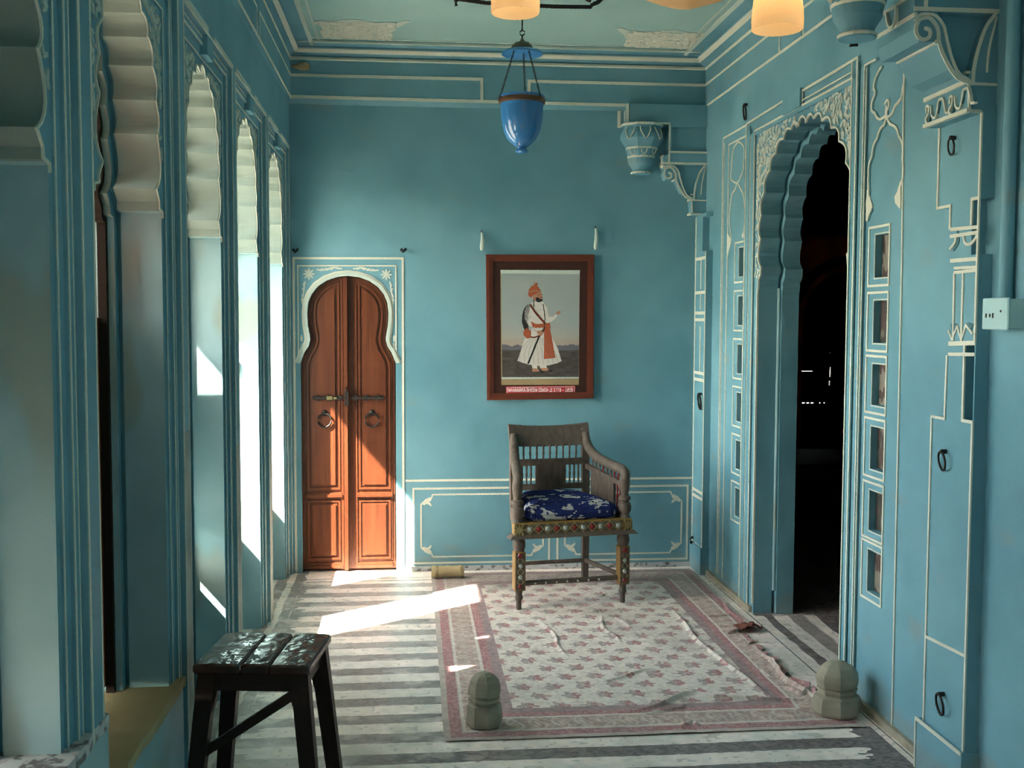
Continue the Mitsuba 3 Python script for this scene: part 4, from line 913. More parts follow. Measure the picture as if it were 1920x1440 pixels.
pb = Polygon(pp([(274, 1221), (789, 1217), (789, 1264), (276, 1268)]))
add('portrait__plaque__border', ex_xz(pb.difference(pb.buffer(-0.0022, join_style=2)), Y1 - 0.0042, Y1 - 0.0034), 'plaque_letter')
tm = meshkit.text_mesh('MAHARANA BHEEM SINGH JI 1778 - 1828', 0.021, 0.0008, bold=True)
tw = tm.bounds[1][0] - tm.bounds[0][0]
tm.apply_translation((-tm.bounds[0][0], 0, 0))
tm.vertices[:, 0] *= 0.388 / tw
tm = axes(tm, [[1, 0, 0], [0, 0, -1], [0, 1, 0]])
tm.apply_translation((PC[0] + (284 - 526) * S, Y1 - 0.0034, PC[1] - (1256 - 770) * S))
add('portrait__plaque__lettering', tm, 'plaque_letter', label='white capital lettering')

# ------------------------------------------------------------------ carpet
nx, ny = 280, 400
gx, gy = np.linspace(CX0, CX1, nx), np.linspace(CY0, CY1, ny)
U, V = np.meshgrid(gx, gy, indexing='ij')
Xc, Yc = U.copy(), V.copy()
Zc = np.full_like(U, 0.005)
nz = meshkit.fbm(np.c_[U.ravel() * 5, V.ravel() * 5, 0 * U.ravel()], 4, 2).reshape(U.shape)
Zc += 0.006 * np.clip(nz - 0.45, 0, 1)
def ridge(pts, h, w):
    global Zc
    L = LineString(curve(pts, None, 6))
    d = shapely.distance(L, shapely.points(U.ravel(), V.ravel())).reshape(U.shape)
    s = shapely.line_locate_point(L, shapely.points(U.ravel(), V.ravel()), normalized=True).reshape(U.shape)
    Zc = Zc + 0.72 * h * np.exp(-(d / (0.62 * w)) ** 2) * np.clip(4 * s * (1 - s) + 0.15, 0, 1)
for pts, h, w in [([(0.605, 5.30), (0.66, 5.05), (0.68, 4.9), (0.67, 4.75), (0.70, 4.55)], 0.013, 0.012), ([(1.34, 5.40), (1.345, 5.1), (1.33, 4.8), (1.36, 4.5), (1.40, 4.2), (1.42, 3.98)], 0.018, 0.014),
                  ([(0.96, 5.25), (0.93, 5.02), (0.96, 4.9), (0.97, 4.78)], 0.015, 0.012), ([(1.02, 5.20), (1.05, 5.1), (1.06, 4.98)], 0.014, 0.010), ([(0.90, 5.27), (0.97, 5.33), (1.05, 5.33)], 0.011, 0.012),
                  ([(0.72, 4.30), (0.80, 4.27), (0.90, 4.33), (0.99, 4.40), (1.08, 4.40)], 0.012, 0.014), ([(0.80, 3.93), (0.92, 3.96), (1.0, 4.02), (1.10, 4.10), (1.2, 4.05), (1.4, 4.0), (1.6, 3.98)], 0.022, 0.020),
                  ([(0.98, 3.75), (1.04, 3.80), (1.05, 3.74)], 0.014, 0.012), ([(0.88, 3.90), (1.02, 3.94), (1.06, 3.99)], 0.014, 0.012), ([(1.49, 4.87), (1.56, 4.90), (1.66, 4.94)], 0.020, 0.012), ([(1.47, 5.19), (1.56, 5.19), (1.64, 5.21)], 0.012, 0.010),
                  ([(1.66, 5.45), (1.63, 5.25), (1.66, 5.1)], 0.016, 0.012), ([(1.58, 4.6), (1.60, 4.4), (1.58, 4.2), (1.61, 4.0)], 0.026, 0.018), ([(1.52, 4.15), (1.56, 4.05), (1.60, 4.1)], 0.022, 0.014), ([(1.62, 4.25), (1.64, 4.1), (1.60, 3.95), (1.62, 3.85)], 0.028, 0.014),
                  ([(1.45, 4.38), (1.50, 4.33), (1.51, 4.25)], 0.013, 0.009), ([(0.78, 5.62), (0.83, 5.57), (0.86, 5.5)], 0.010, 0.010), ([(1.0, 5.6), (1.06, 5.64), (1.1, 5.58)], 0.015, 0.014), ([(0.95, 4.65), (1.05, 4.52), (1.2, 4.42)], 0.006, 0.016)]:
    ridge(pts, h, w)
# the torn, pulled-in right edge and the wavy hem
q = np.linspace(0, 1, ny)
pull = np.zeros(ny)
nr = meshkit.fbm(np.c_[gy * 9, 0 * gy, 0 * gy + 4], 3, 8)
m_ = np.clip((4.98 - gy) / 0.05, 0, 1) * np.clip((gy - 3.72) / 0.2, 0, 1)
pull = m_ * (0.055 + 0.09 * (nr - 0.45)) + 0.02 * (nr - 0.5)
wgt = np.clip((U - 1.42) / (CX1 - 1.42), 0, 1) ** 2
Xc -= wgt * pull[None, :]
Xc += 0.008 * np.clip((0.3 - U) / 0.2, 0, 1) * (meshkit.fbm(np.c_[gy * 2, 0 * gy, 0 * gy], 2, 3)[None, :] - 0.5)
hem = 0.014 * (meshkit.fbm(np.c_[gx * 5, 0 * gx, 0 * gx + 9], 3, 5) - 0.5)
Yc += np.clip((4.0 - V) / 0.3, 0, 1) * hem[:, None]
Zc += 0.012 * wgt * m_[None, :] * meshkit.fbm(np.c_[U.ravel() * 25, V.ravel() * 25, 0 * U.ravel()], 2, 6).reshape(U.shape)
for sx_, sy_, sr_ in ((0.268, 3.845, 0.09), (1.615, 3.850, 0.12), (0.21, 6.09, 0.12), (0.553, 5.39, 0.05), (1.11, 5.482, 0.05), (1.0, 5.98, 0.06), (0.60, 5.93, 0.06)):
    near_ = np.clip((np.hypot(Xc - sx_, Yc - sy_) - sr_) / 0.05, 0, 1)
    Zc = np.minimum(Zc, 0.007 + 0.05 * near_)
vv = np.c_[Xc.ravel(), Yc.ravel(), Zc.ravel()]
I, J = np.meshgrid(np.arange(nx - 1), np.arange(ny - 1), indexing='ij')
a = (I * ny + J).ravel()
ff = np.vstack([np.c_[a, a + ny, a + ny + 1], np.c_[a, a + ny + 1, a + 1]])
# torn notches on the right: drop a few cells
cu, cv = U[:-1, :-1].ravel(), V[:-1, :-1].ravel()
drop = (cu > 1.645 - 0.03 * (np.sin(cv * 43) + np.sin(cv * 71))) & (cv < 4.93) & (cv > 3.95)
drop |= (cu > 1.565) & (cv > 4.86) & (cv < 4.95) & (cu > 1.60 + 0.5 * np.abs(cv - 4.9))
ff = ff[~np.r_[drop, drop]]
add('carpet', trimesh.Trimesh(vv, ff, process=False), 'carpet_cloth', smooth=True, uv=np.c_[U.ravel(), V.ravel()], label='worn floral printed carpet with red paisley border, wrinkled and torn at right', cat='carpet')
rr_ = np.random.default_rng(2)
gx2, gy2 = np.meshgrid(np.linspace(0, 1, 14), np.linspace(0, 1, 10), indexing='ij')
fx = 1.565 + 0.115 * gx2 + 0.01 * np.sin(7 * gy2)
fy = 4.90 + 0.10 * gy2 + 0.04 * gx2 * gy2
fz_ = 0.012 + 0.020 * np.sin(np.pi * gx2) * (0.4 + 0.6 * np.sin(3 * gy2 + 1)) + 0.012 * rr_.random(gx2.shape)
a = (np.arange(13)[:, None] * 10 + np.arange(9)[None]).ravel()
add('carpet__turned_corner', trimesh.Trimesh(np.c_[fx.ravel(), fy.ravel(), fz_.ravel()], np.vstack([np.c_[a, a + 10, a + 11], np.c_[a, a + 11, a + 1]]), process=False), 'carpet_back', smooth=True, label='torn flap turned over to its red back')

# ------------------------------------------------------------------ carved stones holding the carpet down, stone roller by the wall
def carved_stone(at, prof, nside, phase, sx, sy, seed):
    m = lathe(prof, nside, (0, 0, 0), phase)
    m = trimesh.Trimesh(*trimesh.remesh.subdivide_to_size(m.vertices, m.faces, 0.012), process=False)
    m.merge_vertices()
    m.vertices[:, 0] *= sx
    m.vertices[:, 1] *= sy
    d = meshkit.fbm(m.vertices * 30, 3, seed) - 0.5
    m.vertices[:, :2] *= (1 + 0.10 * d)[:, None]
    m.vertices[:, 2] = np.maximum(m.vertices[:, 2] * (1 + 0.03 * d), 0)
    m.apply_translation(at)
    return m
profL = [(0, 0), (0.066, 0), (0.070, 0.010), (0.068, 0.050), (0.064, 0.076), (0.052, 0.082), (0.052, 0.087), (0.062, 0.092), (0.062, 0.103), (0.054, 0.107), (0.054, 0.111), (0.064, 0.116), (0.062, 0.140), (0.054, 0.165), (0.038, 0.183), (0.018, 0.192), (0, 0.194)]
add('carved_stone', carved_stone((0.268, 3.845, 0.010), profL, 8, 0.14, 0.98, 0.98, 3), 'stone', smooth=28, label='narrow dark carved stone with banded waist, on the near left carpet corner', cat='stone')
profR = [(0, 0), (0.094, 0), (0.100, 0.012), (0.098, 0.045), (0.090, 0.066), (0.076, 0.074), (0.074, 0.082), (0.080, 0.085), (0.081, 0.096), (0.075, 0.099), (0.080, 0.103), (0.086, 0.128), (0.080, 0.155), (0.062, 0.178), (0.034, 0.192), (0, 0.196)]
add('carved_stone_001', carved_stone((1.615, 3.850, 0.010), profR, 8, 0.55, 0.94, 0.94, 9), 'stone', smooth=28, label='broad pale carved stone with domed top, on the near right carpet corner', cat='stone')
xs = np.linspace(0.118, 0.305, 15)
rol = tube(np.c_[xs, np.full(15, 6.09), np.full(15, 0.034) + 0.011], [0.030, 0.036, 0.037, 0.031, 0.034, 0.031, 0.033, 0.036, 0.033, 0.030, 0.033, 0.031, 0.036, 0.035, 0.028], 14)
add('stone_roller', rol, 'tan_stone', smooth=35, label='small tan ribbed stone roller lying at the far left carpet corner', cat='stone')

# ------------------------------------------------------------------ stool
tag('stool', None, 'small dark lacquered wooden stool with shiny plank top in the foreground', 'stool')
ST, SZ = (-0.440, 3.235), -7.2
SW, SD, SH = 0.342, 0.318, 0.50
def sput(m):
    m = rotz(m, SZ)
    m.apply_translation((ST[0], ST[1], 0))
    return m
def plank(x0, x1, seed, cl, cr):
    n, k = 9, 22
    g = np.linspace(0, 1, n)
    top = SH - 0.004 + 0.0
    m = bevel_box(x0, x1, -SD / 2, SD / 2, SH - 0.028, SH, 0.006)
    m = trimesh.Trimesh(*trimesh.remesh.subdivide_to_size(m.vertices, m.faces, 0.02), process=False)
    m.merge_vertices()
    w = meshkit.fbm(m.vertices * np.array([22, 9, 9.0]), 3, seed) - 0.5
    up = m.vertices[:, 2] > SH - 0.012
    u = (m.vertices[:, 0] - (x0 + x1) / 2) / ((x1 - x0) / 2)
    m.vertices[up, 2] += 0.006 * w[up] + 0.003 * (1 - u[up] ** 2)
    fx = np.sign(m.vertices[:, 1])
    return m
cuts = [-SW / 2, -SW / 2 + 0.40 * SW, -SW / 2 + 0.645 * SW, SW / 2]
for k in range(3):
    add('stool__plank' + ('' if k == 0 else f'_{k:03d}'), sput(plank(cuts[k] + (0.0015 if k else 0), cuts[k + 1] - 0.0015, 4 + k, 0, 0)), 'stool_wood', smooth=40)
lx, ly = SW / 2 - 0.036, SD / 2 - 0.035
def leg(sx, sy):
    t, b = (sx * lx, sy * ly), (sx * (lx + 0.048), sy * (ly + 0.040))
    w0, w1 = 0.026, 0.022
    pts = [(t[0] + i * w0, t[1] + j * 0.02, SH - 0.028) for i in (-1, 1) for j in (-1, 1)] + [(b[0] + i * w1, b[1] + j * 0.018, 0.0) for i in (-1, 1) for j in (-1, 1)]
    ax = trimesh.convex.convex_hull(np.array(pts))
    br = trimesh.convex.convex_hull(np.array([(t[0] - sx * w0, t[1] + j * 0.018, SH - 0.10) for j in (-1, 1)] + [(t[0] - sx * (w0 + 0.018), t[1] + j * 0.018, SH - 0.03) for j in (-1, 1)] + [(t[0] - sx * (w0 - 0.02), t[1] + j * 0.018, SH - 0.17) for j in (-1, 1)] + [(t[0], t[1] + j * 0.018, SH - 0.03) for j in (-1, 1)]))
    return trimesh.boolean.union([ax, br], engine='manifold')
for k, (sx, sy) in enumerate(((-1, -1), (1, -1), (-1, 1), (1, 1))):
    add('stool__leg' + ('' if k == 0 else f'_{k:03d}'), sput(leg(sx, sy)), 'stool_leg_wood')
add('stool__apron', sput(bx(-lx - 0.02, lx + 0.02, -ly - 0.014, -ly + 0.008, SH - 0.082, SH - 0.028)), 'stool_leg_wood')
add('stool__apron_001', sput(bx(-lx - 0.02, lx + 0.02, ly - 0.008, ly + 0.014, SH - 0.082, SH - 0.028)), 'stool_leg_wood')
for k, s in enumerate((-1, 1)):
    add('stool__side_apron' + ('' if k == 0 else '_001'), sput(bx(s * lx - 0.010, s * lx + 0.012, -ly, ly, SH - 0.082, SH - 0.028)), 'stool_leg_wood')
dg = LineString([(-lx - 0.018, 0.230), (lx + 0.006, SH - 0.075)]).buffer(0.013, cap_style=2)
add('stool__brace', sput(ex_xz(dg, -ly - 0.024, -ly - 0.004)), 'stool_leg_wood', label='diagonal wooden brace across the front')

# ------------------------------------------------------------------ the chair
tag('armchair', None, 'low old carved armchair with jewelled front rail and blue floral seat, standing on the carpet', 'chair')
CO, CANG = (0.568, 5.392), 9.38
CZ = 0.008
def cput(m):
    m = rotz(m, CANG)
    m.apply_translation((CO[0], CO[1], CZ))
    return m
def cadd(key, m, mtl, **kw):
    return add('armchair__' + key, cput(m), mtl, **kw)
UL, UR, BLU, BRU, BV = -0.015, 0.553, 0.095, 0.520, 0.520
def turned(prof, u, v, n=18):
    return lathe(prof, n, (u, v, 0))
def seq(n, base):
    return base if n == 0 else f'{base}_{n:03d}'
for k, u in enumerate((UL, UR)):
    s_ = -1 if k == 0 else 1
    up = [(0, 0.300), (0.024, 0.300), (0.027, 0.312), (0.033, 0.325), (0.0335, 0.345), (0.030, 0.360), (0.024, 0.372), (0.024, 0.384), (0, 0.384)]
    lo = [(0, 0.0), (0.0125, 0.0), (0.014, 0.030), (0.013, 0.045), (0.0205, 0.058), (0.0205, 0.066), (0.016, 0.074), (0.020, 0.104), (0, 0.106)]
    lk = cadd(seq(k, 'leg'), turned(up, u, 0), 'old_wood', smooth=40, label='turned front leg with a jewelled block')
    cadd(seq(k, 'leg') + '__foot', turned(lo, u, 0), 'old_wood', smooth=40, label='tapering turned foot')
    cadd(seq(k, 'leg') + '__block', bevel_box(u - 0.029, u + 0.029, -0.029, 0.029, 0.100, 0.304, 0.004), 'gold_paint', label='gilt square block set with jewels')
    for j, (z, m_, r) in enumerate(((0.283, 'dark_red', 0.017), (0.230, 'mirror_bead', 0.012), (0.172, 'mirror_bead', 0.0125), (0.125, 'dark_red', 0.013))):
        cadd(seq(k, 'leg') + '__' + seq(j, 'jewel'), axes(lathe([(0, 0), (r, 0), (r * 0.8, 0.004), (0, 0.006)], 8 if j else 6), [[1, 0, 0], [0, 0, -1], [0, 1, 0]]).apply_translation((u, -0.029, z)), m_)
    cadd(seq(k, 'leg') + '__dark_inlay', cat_(*[axes(extr(affinity.translate(Polygon([(0, 0.020), (0.020, 0), (0, -0.020), (-0.020, 0)]).difference(Polygon([(0, 0.0155), (0.0155, 0), (0, -0.0155), (-0.0155, 0)])), u, z), 0.002), [[1, 0, 0], [0, 0, -1], [0, 1, 0]]).apply_translation((0, -0.0292, 0)) for z in (0.256, 0.200, 0.148)]), 'brass')
    cadd(seq(k, 'leg') + '__dark_ground', bx(u - 0.0225, u + 0.0225, -0.0296, -0.028, 0.108, 0.297), 'old_wood')
    bk = trimesh.convex.convex_hull(np.array([((BLU + 0.025, BRU)[k] + a * 0.021, BV + 0.0 + b * 0.018, 0.40) for a in (-1, 1) for b in (-1, 1)] + [((BLU + 0.035, BRU)[k] + a * 0.016, BV + 0.0 + b * 0.015, 0.0) for a in (-1, 1) for b in (-1, 1)]))
    cadd(seq(k + 2, 'leg'), bk, 'old_wood', label='plain square back leg')
    # arm post, turned
    ap = [(0, 0.452), (0.032, 0.452), (0.027, 0.464), (0.024, 0.472), (0.034, 0.486), (0.037, 0.505), (0.033, 0.527), (0.022, 0.535), (0.022, 0.540), (0.032, 0.547), (0.032, 0.562), (0.020, 0.570), (0.019, 0.582), (0.025, 0.60), (0.029, 0.635), (0.025, 0.665), (0.024, 0.690), (0, 0.690)]
    cadd(seq(k, 'arm_post'), turned(ap, u + s_ * 0.008, 0.005), 'old_wood', smooth=40)
    bu = (BLU, BRU)[k]
    vs = np.array([BV + 0.015, BV - 0.01, 0.47, 0.40, 0.32, 0.22, 0.12, 0.05, 0.012, -0.008, -0.012])
    zs = np.array([0.845, 0.800, 0.762, 0.736, 0.722, 0.712, 0.706, 0.702, 0.694, 0.678, 0.655])
    us = bu + (u + s_ * 0.008 - bu) * np.clip((BV - vs) / BV, 0, 1)
    pth = np.array(curve(np.c_[vs, zs], None, 5))
    upth = np.interp(-pth[:, 0], -vs, us)
    P3 = np.c_[upth, pth]
    a = tube(P3, np.interp(np.arange(len(P3)), [0, 8, len(P3) - 8, len(P3) - 1], [0.020, 0.026, 0.027, 0.021]), 12)
    cadd(seq(k, 'arm'), a, 'old_wood', smooth=50, label='sweeping armrest')
    # mid rail, spindles and panel of the side
    f = lambda v: bu + (u + s_ * 0.006 - bu) * (1 - v / BV)
    q0, q1 = (f(0.01), 0.01), (f(BV - 0.02), BV - 0.02)
    ang = math.degrees(math.atan2(q1[1] - q0[1], q1[0] - q0[0]))
    ln_ = math.hypot(q1[0] - q0[0], q1[1] - q0[1])
    def side(m):
        m = rotz(m, ang)
        m.apply_translation((q0[0], q0[1], 0))
        return m
    cadd(seq(k, 'side_rail'), side(ex_xz(Polygon([(0, 0.612), (ln_, 0.645), (ln_, 0.672), (0, 0.640)]), -0.013, 0.013)), 'carved_wood')
    cadd(seq(k, 'side_panel'), side(ex_xz(Polygon([(0.115, 0.46), (ln_ - 0.07, 0.46), (ln_ - 0.07, 0.642), (0.115, 0.622)]), -0.007, 0.007)), 'carved_wood')
    cadd(seq(k, 'side_bottom_rail'), side(bx(0, ln_, -0.013, 0.013, 0.452, 0.475)), 'old_wood')
    for j in range(8):
        t = (j + 0.8) / 8.6
        v = 0.04 + t * (BV - 0.10)
        zt = float(np.interp(-v, -vs, zs)) - 0.012
        zb = 0.640 + (0.672 - 0.640) * v / BV - 0.004
        mid = (zt + zb) / 2
        sp_ = lathe([(0, zb), (0.0055, zb), (0.004, mid - 0.012), (0.008, mid), (0.004, mid + 0.012), (0.0055, zt), (0, zt)], 8, (f(v), v, 0))
        cadd(seq(j + 8 * k, 'arm_spindle'), sp_, 'dark_red' if j in (0, 1, 4) else 'old_wood', smooth=40)
    for j in range(2):
        v = 0.055 + 0.035 * j
        cadd(seq(j + 2 * k, 'lower_spindle'), lathe([(0, 0.47), (0.0065, 0.47), (0.005, 0.53), (0.009, 0.55), (0.005, 0.57), (0.0065, 0.625), (0, 0.625)], 8, (f(v), v, 0)), 'dark_red', smooth=40)
    # back post
    bp = trimesh.convex.convex_hull(np.array([(bu + a * 0.021, BV + b * 0.016, 0.44) for a in (-1, 1) for b in (-1, 1)] + [(bu + a * 0.021, BV + 0.012 + b * 0.014, 0.80) for a in (-1, 1) for b in (-1, 1)]))
    cadd(seq(k, 'back_post'), bp, 'old_wood')
# seat rails
cadd('front_rail', bevel_box(-0.052, 0.590, -0.040, 0.010, 0.388, 0.452, 0.004), 'gold_paint', label='gilt front rail with a row of lozenges')
cadd('front_rail__ledge', trimesh.convex.convex_hull(np.array([(u, v, z) for u, v, z in [(-0.078, -0.058, 0.374), (0.618, -0.058, 0.374), (-0.078, 0.02, 0.374), (0.618, 0.02, 0.374), (-0.056, -0.042, 0.394), (0.594, -0.042, 0.394), (-0.056, 0.02, 0.394), (0.594, 0.02, 0.394)]])), 'old_wood')
for j in range(11):
    u = 0.030 + j * (0.480 / 10)
    red = j % 2 == 1
    d = axes(lathe([(0, 0), (0.0185 if red else 0.0145, 0), (0.012 if red else 0.009, 0.004), (0, 0.006)], 4 if red else 8), [[1, 0, 0], [0, 0, -1], [0, 1, 0]])
    d.apply_translation((u, -0.0415, 0.420))
    cadd('front_rail__' + seq(j, 'jewel'), d, 'dark_red' if red else 'mirror_bead')
lz = [line([(0.030 + j * 0.048 - 0.024, 0.420), (0.030 + j * 0.048, 0.446), (0.030 + j * 0.048 + 0.024, 0.420), (0.030 + j * 0.048, 0.396)], 0.004, closed=True) for j in range(11)]
cadd('front_rail__lozenge_trellis', ex_xz(unary_union(lz), -0.0435, -0.039), 'brass')
cadd('front_rail__dark_ground', ex_xz(sbox(0.004, 0.398, 0.534, 0.444), -0.0412, -0.039), 'old_wood')
for k, u in enumerate((-0.026, 0.564)):
    fl_ = unary_union([flower(u, 0.420, 0.026, 8)] + [Point(u + a, 0.42 + b).buffer(0.006) for a in (-0.019, 0.019) for b in (-0.024, 0.024)])
    cadd('front_rail__' + seq(k, 'rosette'), ex_xz(fl_, -0.046, -0.039), 'brass', label='gilt carved corner rosette')
for k, (a, b) in enumerate((((UL, 0.0), (BLU, BV)), ((UR, 0.0), (BRU, BV)))):
    ang = math.degrees(math.atan2(b[1] - a[1], b[0] - a[0]))
    L = math.hypot(b[0] - a[0], b[1] - a[1])
    m = rotz(bx(0.0, L, -0.022, 0.022, 0.380, 0.452), ang)
    m.apply_translation((a[0], a[1], 0))
    cadd(seq(k, 'side_seat_rail'), m, 'old_wood')
    m = tube([(a[0], a[1] + 0.02, 0.140), (b[0], b[1], 0.112)], 0.0135, 8)
    cadd(seq(k, 'side_stretcher'), m, 'old_wood', smooth=40)
cadd('back_seat_rail', bx(BLU, BRU, BV - 0.018, BV + 0.018, 0.380, 0.452), 'old_wood')
cadd('seat_board', ex_xy(Polygon([(UL, 0), (UR, 0), (BRU, BV), (BLU, BV)]), 0.425, 0.450), 'old_wood')
cadd('back_stretcher', tube([(BLU, BV, 0.112), (BRU, BV, 0.112)], 0.0115, 8), 'old_wood', smooth=40)
cadd('front_stretcher', tube([(UL, 0.004, 0.133), (UR, 0.004, 0.133)], 0.013, 10), 'old_wood', smooth=40)
for j in range(7):
    b_ = trimesh.creation.icosphere(subdivisions=1, radius=0.006)
    b_.apply_translation((0.07 + j * 0.058, -0.0085, 0.131))
    cadd('front_stretcher__' + seq(j, 'bead'), b_, 'mirror_bead', smooth=True)
# the back: crest board, rails, panel, spindles
uu = np.linspace(BLU - 0.024, BRU + 0.024, 17)
top = 0.902 - 0.016 * (1 - ((uu - 0.3075) / 0.2365) ** 2)
low = 0.782 - 0.008 * (1 - ((uu - 0.3075) / 0.2365) ** 2)
bow = 0.018 * (1 - ((uu - 0.3075) / 0.2365) ** 2)
vsq, fcs = [], []
for i, u in enumerate(uu):
    vsq += [(u, BV - 0.012 + bow[i], low[i]), (u, BV + 0.012 + bow[i], low[i]), (u, BV + 0.052 + bow[i], top[i]), (u, BV + 0.028 + bow[i], top[i] - 0.004)]
for i in range(16):
    for j in range(4):
        a, b = i * 4 + j, i * 4 + (j + 1) % 4
        fcs += [[a, a + 4, b + 4], [a, b + 4, b]]
fcs += [[0, 1, 2], [0, 2, 3], [64, 66, 65], [64, 67, 66]]
cr = trimesh.Trimesh(vsq, fcs, process=False)
cr.fix_normals()
cadd('crest_board', cr, 'carved_wood', label='carved crest board of the backrest')
cadd('crest_board__nail', trimesh.creation.icosphere(subdivisions=1, radius=0.003).apply_translation((0.495, BV + 0.004, 0.868)), 'mirror_bead')
cadd('back_rail', bx(BLU + 0.015, BRU - 0.015, BV - 0.008, BV + 0.014, 0.668, 0.704), 'old_wood')
cadd('back_rail_001', bx(BLU + 0.015, BRU - 0.015, BV - 0.010, BV + 0.012, 0.530, 0.562), 'old_wood')
cadd('back_panel', bx(0.222, 0.400, BV - 0.006, BV + 0.008, 0.555, 0.672), 'carved_wood')
for j in range(9):
    u = BLU + 0.058 + j * 0.0387
    cadd(seq(j, 'back_spindle'), lathe([(0, 0.70), (0.0065, 0.70), (0.0045, 0.722), (0.0075, 0.735), (0.0045, 0.75), (0.007, 0.785), (0, 0.785)], 8, (u, BV + 0.006, 0)), 'old_wood', smooth=40)
for j in range(6):
    u = (0.143 + 0.026 * j) if j < 3 else (0.424 + 0.026 * (j - 3))
    cadd(seq(j, 'lower_back_spindle'), lathe([(0, 0.56), (0.006, 0.56), (0.0045, 0.60), (0.0075, 0.615), (0.0045, 0.63), (0.006, 0.67), (0, 0.67)], 8, (u, BV, 0)), 'old_wood', smooth=40)
cp = Polygon([(0.008, -0.022), (0.530, -0.022), (0.492, 0.495), (0.118, 0.495)]).buffer(-0.045).buffer(0.045, quad_segs=5)
lay = [ex_xy(cp.buffer(-d), z, z + 0.001) for d, z in ((0.022, 0.452), (0.004, 0.466), (0.0, 0.492), (0.008, 0.515), (0.032, 0.531), (0.08, 0.543))]
cm = trimesh.convex.convex_hull(np.vstack([l.vertices for l in lay]))
cm = trimesh.Trimesh(*trimesh.remesh.subdivide_to_size(cm.vertices, cm.faces, 0.025), process=False)
cm.merge_vertices()
trimesh.smoothing.filter_taubin(cm, iterations=6)
dd_ = meshkit.fbm(cm.vertices * 9, 3, 4) - 0.5
cm.vertices[:, 2] += np.where(cm.vertices[:, 2] > 0.46, 0.010 * dd_, 0)
add('seat_cushion', cput(cm), 'cushion_cloth', smooth=True, label='dark blue seat cushion with pale floral pattern on the armchair', cat='cushion')

# ------------------------------------------------------------------ hanging blue lamp
LX, LY = 0.519, 5.0
tag('hanging_lamp', None, 'blue bell-jar lamp hanging on three chains before the far wall', 'lamp')
jar = [(0, 2.296), (0.022, 2.298), (0.040, 2.310), (0.066, 2.335), (0.084, 2.370), (0.094, 2.415), (0.099, 2.470), (0.100, 2.500), (0.103, 2.520), (0.105, 2.534), (0.101, 2.534), (0.097, 2.500), (0.090, 2.415), (0.070, 2.345), (0.03, 2.315), (0, 2.312)]
add('hanging_lamp__jar', lathe(jar, 40, (LX, LY, 0)), 'blue_glass', smooth=60, label='blue glass bell jar')
add('hanging_lamp__jar__finial', lathe([(0, 2.270), (0.020, 2.272), (0.029, 2.280), (0.026, 2.289), (0.018, 2.292), (0.024, 2.300), (0, 2.302)], 24, (LX, LY, 0)), 'blue_glass', smooth=50)
add('hanging_lamp__band', cat_(lathe([(0.1005, 2.498), (0.1075, 2.500), (0.109, 2.510), (0.1075, 2.521), (0.1035, 2.522), (0.1005, 2.498)], 40, (LX, LY, 0)), *[ring_at((LX + 0.110 * math.cos(t), LY + 0.110 * math.sin(t), 2.512), 0.008, 0.003, (-math.sin(t), math.cos(t), 0), seg=12, sides=6) for t in (math.radians(195), math.radians(315), math.radians(75))]), 'shade_band', smooth=40, label='dark metal band with chain loops')
add('hanging_lamp__smoke_plate', lathe([(0, 2.752), (0.05, 2.748), (0.08, 2.740), (0.0955, 2.728), (0.095, 2.724), (0.075, 2.733), (0.04, 2.740), (0, 2.742)], 40, (LX, LY, 0)), 'blue_glass', smooth=50, label='blue glass plate above the jar')
add('hanging_lamp__cap', lathe([(0.050, 2.748), (0.048, 2.762), (0.034, 2.776), (0.012, 2.783), (0.007, 2.795), (0, 2.797)], 24, (LX, LY, 0)), 'cap_bronze', smooth=50, label='bronze cap')
add('hanging_lamp__hook', cat_(tube([(LX, LY, H), (LX, LY, 2.835)], 0.0035, 6), ring_at((LX, LY, 2.822), 0.011, 0.003, (0.3, 1, 0), seg=14, sides=6), tube([(LX, LY, 2.812), (LX, LY, 2.79)], 0.004, 6)), 'iron', smooth=40)
for k, t in enumerate((195, 315, 75)):
    t = math.radians(t)
    a, b = np.array([LX + 0.038 * math.cos(t), LY + 0.038 * math.sin(t), 2.742]), np.array([LX + 0.110 * math.cos(t), LY + 0.110 * math.sin(t), 2.516])
    n = 20
    d = (b - a) / np.linalg.norm(b - a)
    w = np.cross(d, (0, 0, 1)); w /= np.linalg.norm(w)
    w2 = np.cross(d, w)
    ms = []
    for i in range(n):
        c = a + (b - a) * (i + 0.5) / n
        e = w if i % 2 else w2
        q = np.linspace(0, 2 * np.pi, 10, endpoint=False)
        ms.append(tube(c + 0.0088 * np.cos(q)[:, None] * d + 0.0042 * np.sin(q)[:, None] * e, 0.0013, 4, closed=True))
    add('hanging_lamp__' + seq(k, 'chain'), cat_(*ms), 'iron')

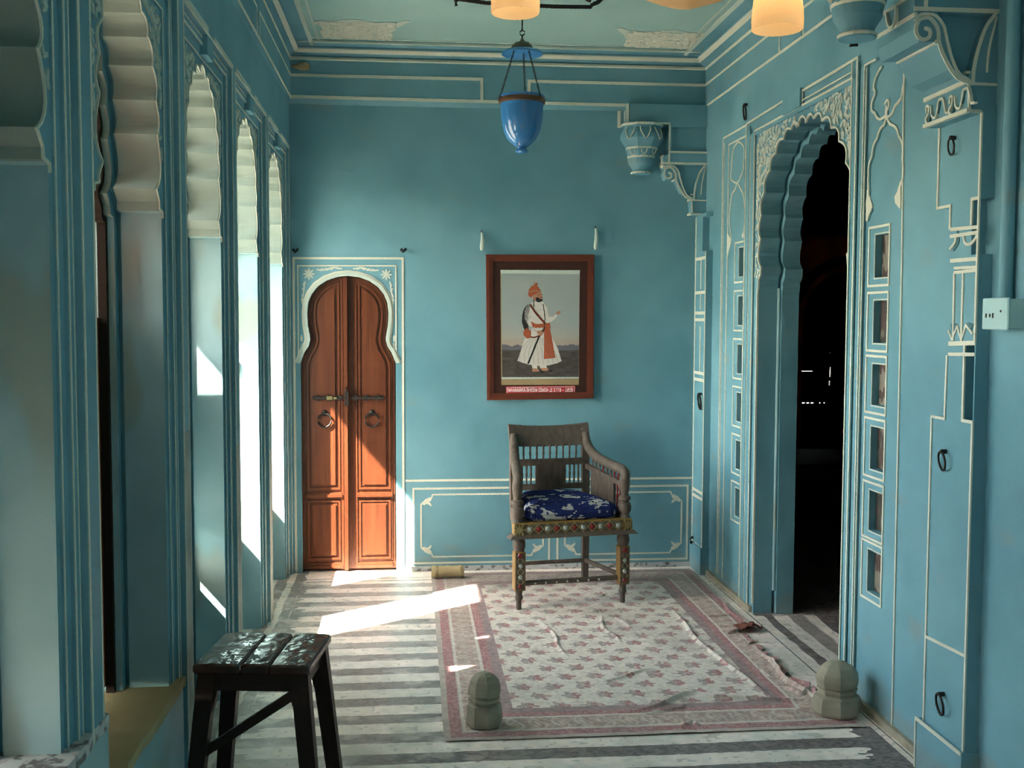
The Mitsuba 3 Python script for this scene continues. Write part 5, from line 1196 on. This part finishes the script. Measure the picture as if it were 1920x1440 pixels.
# ------------------------------------------------------------------ chandelier with lit frosted shades
tag('chandelier', None, 'wrought iron chandelier with lit frosted amber shades at the top of the picture', 'chandelier')
def shade(at, r0, r1, z0, z1, k):
    prof = [(r0, z0), (r0 + 0.002, z0 + 0.004), (r0 + 0.003, z0 + 0.03), (r1 + 0.002, (z0 + z1) / 2 + 0.02), (r1, z1 - 0.02), (r1 * 0.6, z1), (0.02, z1 + 0.004)]
    add('chandelier__' + seq(k, 'shade'), lathe(prof, 36, (at[0], at[1], 0)), 'frosted_glass', smooth=60, label='frosted amber glass shade, lit')
    bulb = trimesh.creation.icosphere(subdivisions=2, radius=0.017)
    bulb.apply_translation((at[0] + 0.004, at[1], z0 + 0.075))
    add('chandelier__' + seq(k, 'shade') + '__bulb', bulb, {'type': 'diffuse', 'reflectance': rgb(0.5, 0.5, 0.5)}, smooth=True, emitter={'type': 'area', 'radiance': rgb(BULB * 1.0, BULB * 0.68, BULB * 0.36)})
    add('chandelier__' + seq(k, 'socket'), lathe([(0, z1 + 0.05), (0.02, z1 + 0.05), (0.022, z1 + 0.002), (0.03, z1 - 0.002), (0.014, z0 + 0.095), (0, z0 + 0.092)], 14, (at[0], at[1], 0)), 'iron', smooth=40)
BULB = 0.8
shade((1.040, 3.0), 0.0700, 0.066, 2.322, 2.452, 0)
shade((0.292, 3.0), 0.0655, 0.063, 2.346, 2.470, 1)
add('chandelier__bowl', lathe([(0, 2.440), (0.03, 2.443), (0.09, 2.462), (0.16, 2.49), (0.22, 2.525), (0.26, 2.57), (0.255, 2.572), (0.2, 2.525), (0.1, 2.475), (0, 2.450)], 8, (0.835, 3.22, 0), 0.3), 'frosted_glass', smooth=15, label='faceted amber glass bowl')
b3 = trimesh.creation.icosphere(subdivisions=2, radius=0.02).apply_translation((0.835, 3.22, 2.58))
add('chandelier__bowl__bulb', b3, {'type': 'diffuse', 'reflectance': rgb(0.5, 0.5, 0.5)}, smooth=True, emitter={'type': 'area', 'radiance': rgb(BULB * 0.5, BULB * 0.34, BULB * 0.18)})
spi = lambda c, r, y, t0, t1: [(c[0] + r * (1 - 0.25 * (t - t0) / (t1 - t0)) * math.cos(t), y, c[1] + r * (1 - 0.25 * (t - t0) / (t1 - t0)) * math.sin(t)) for t in np.linspace(t0, t1, 16)]
add('chandelier__arm', cat_(tube([(0.128, 3.0, 2.362), (0.126, 3.0, 2.374), (0.135, 3.0, 2.380), (0.21, 3.0, 2.372), (0.40, 3.0, 2.368), (0.504, 3.0, 2.370), (0.507, 3.0, 2.378)], 0.0055, 8), tube(spi((0.507, 2.412), 0.034, 3.0, -1.5, 4.6), 0.0055, 8),
    tube([(0.541, 3.0, 2.41), (0.58, 3.05, 2.52), (0.68, 3.12, 2.66), (0.80, 3.20, 2.72)], 0.007, 8)), 'iron', smooth=50, label='scrolled wrought iron arm')
add('chandelier__arm_001', tube([(1.040, 3.0, 2.50), (1.045, 3.0, 2.56), (1.0, 3.05, 2.66), (0.87, 3.2, 2.72)], 0.008, 8), 'iron', smooth=50)
add('chandelier__stem', cat_(tube([(0.835, 3.22, H), (0.835, 3.22, 2.74)], 0.010, 10), lathe([(0, 2.76), (0.03, 2.75), (0.04, 2.72), (0.03, 2.69), (0, 2.68)], 16, (0.835, 3.22, 0)), *[tube([(0.835 + 0.25 * math.cos(t), 3.22 + 0.25 * math.sin(t), 2.565), (0.835 + 0.02 * math.cos(t), 3.22 + 0.02 * math.sin(t), 2.70)], 0.004, 6) for t in (0.5, 2.6, 4.7)]), 'iron', smooth=50)
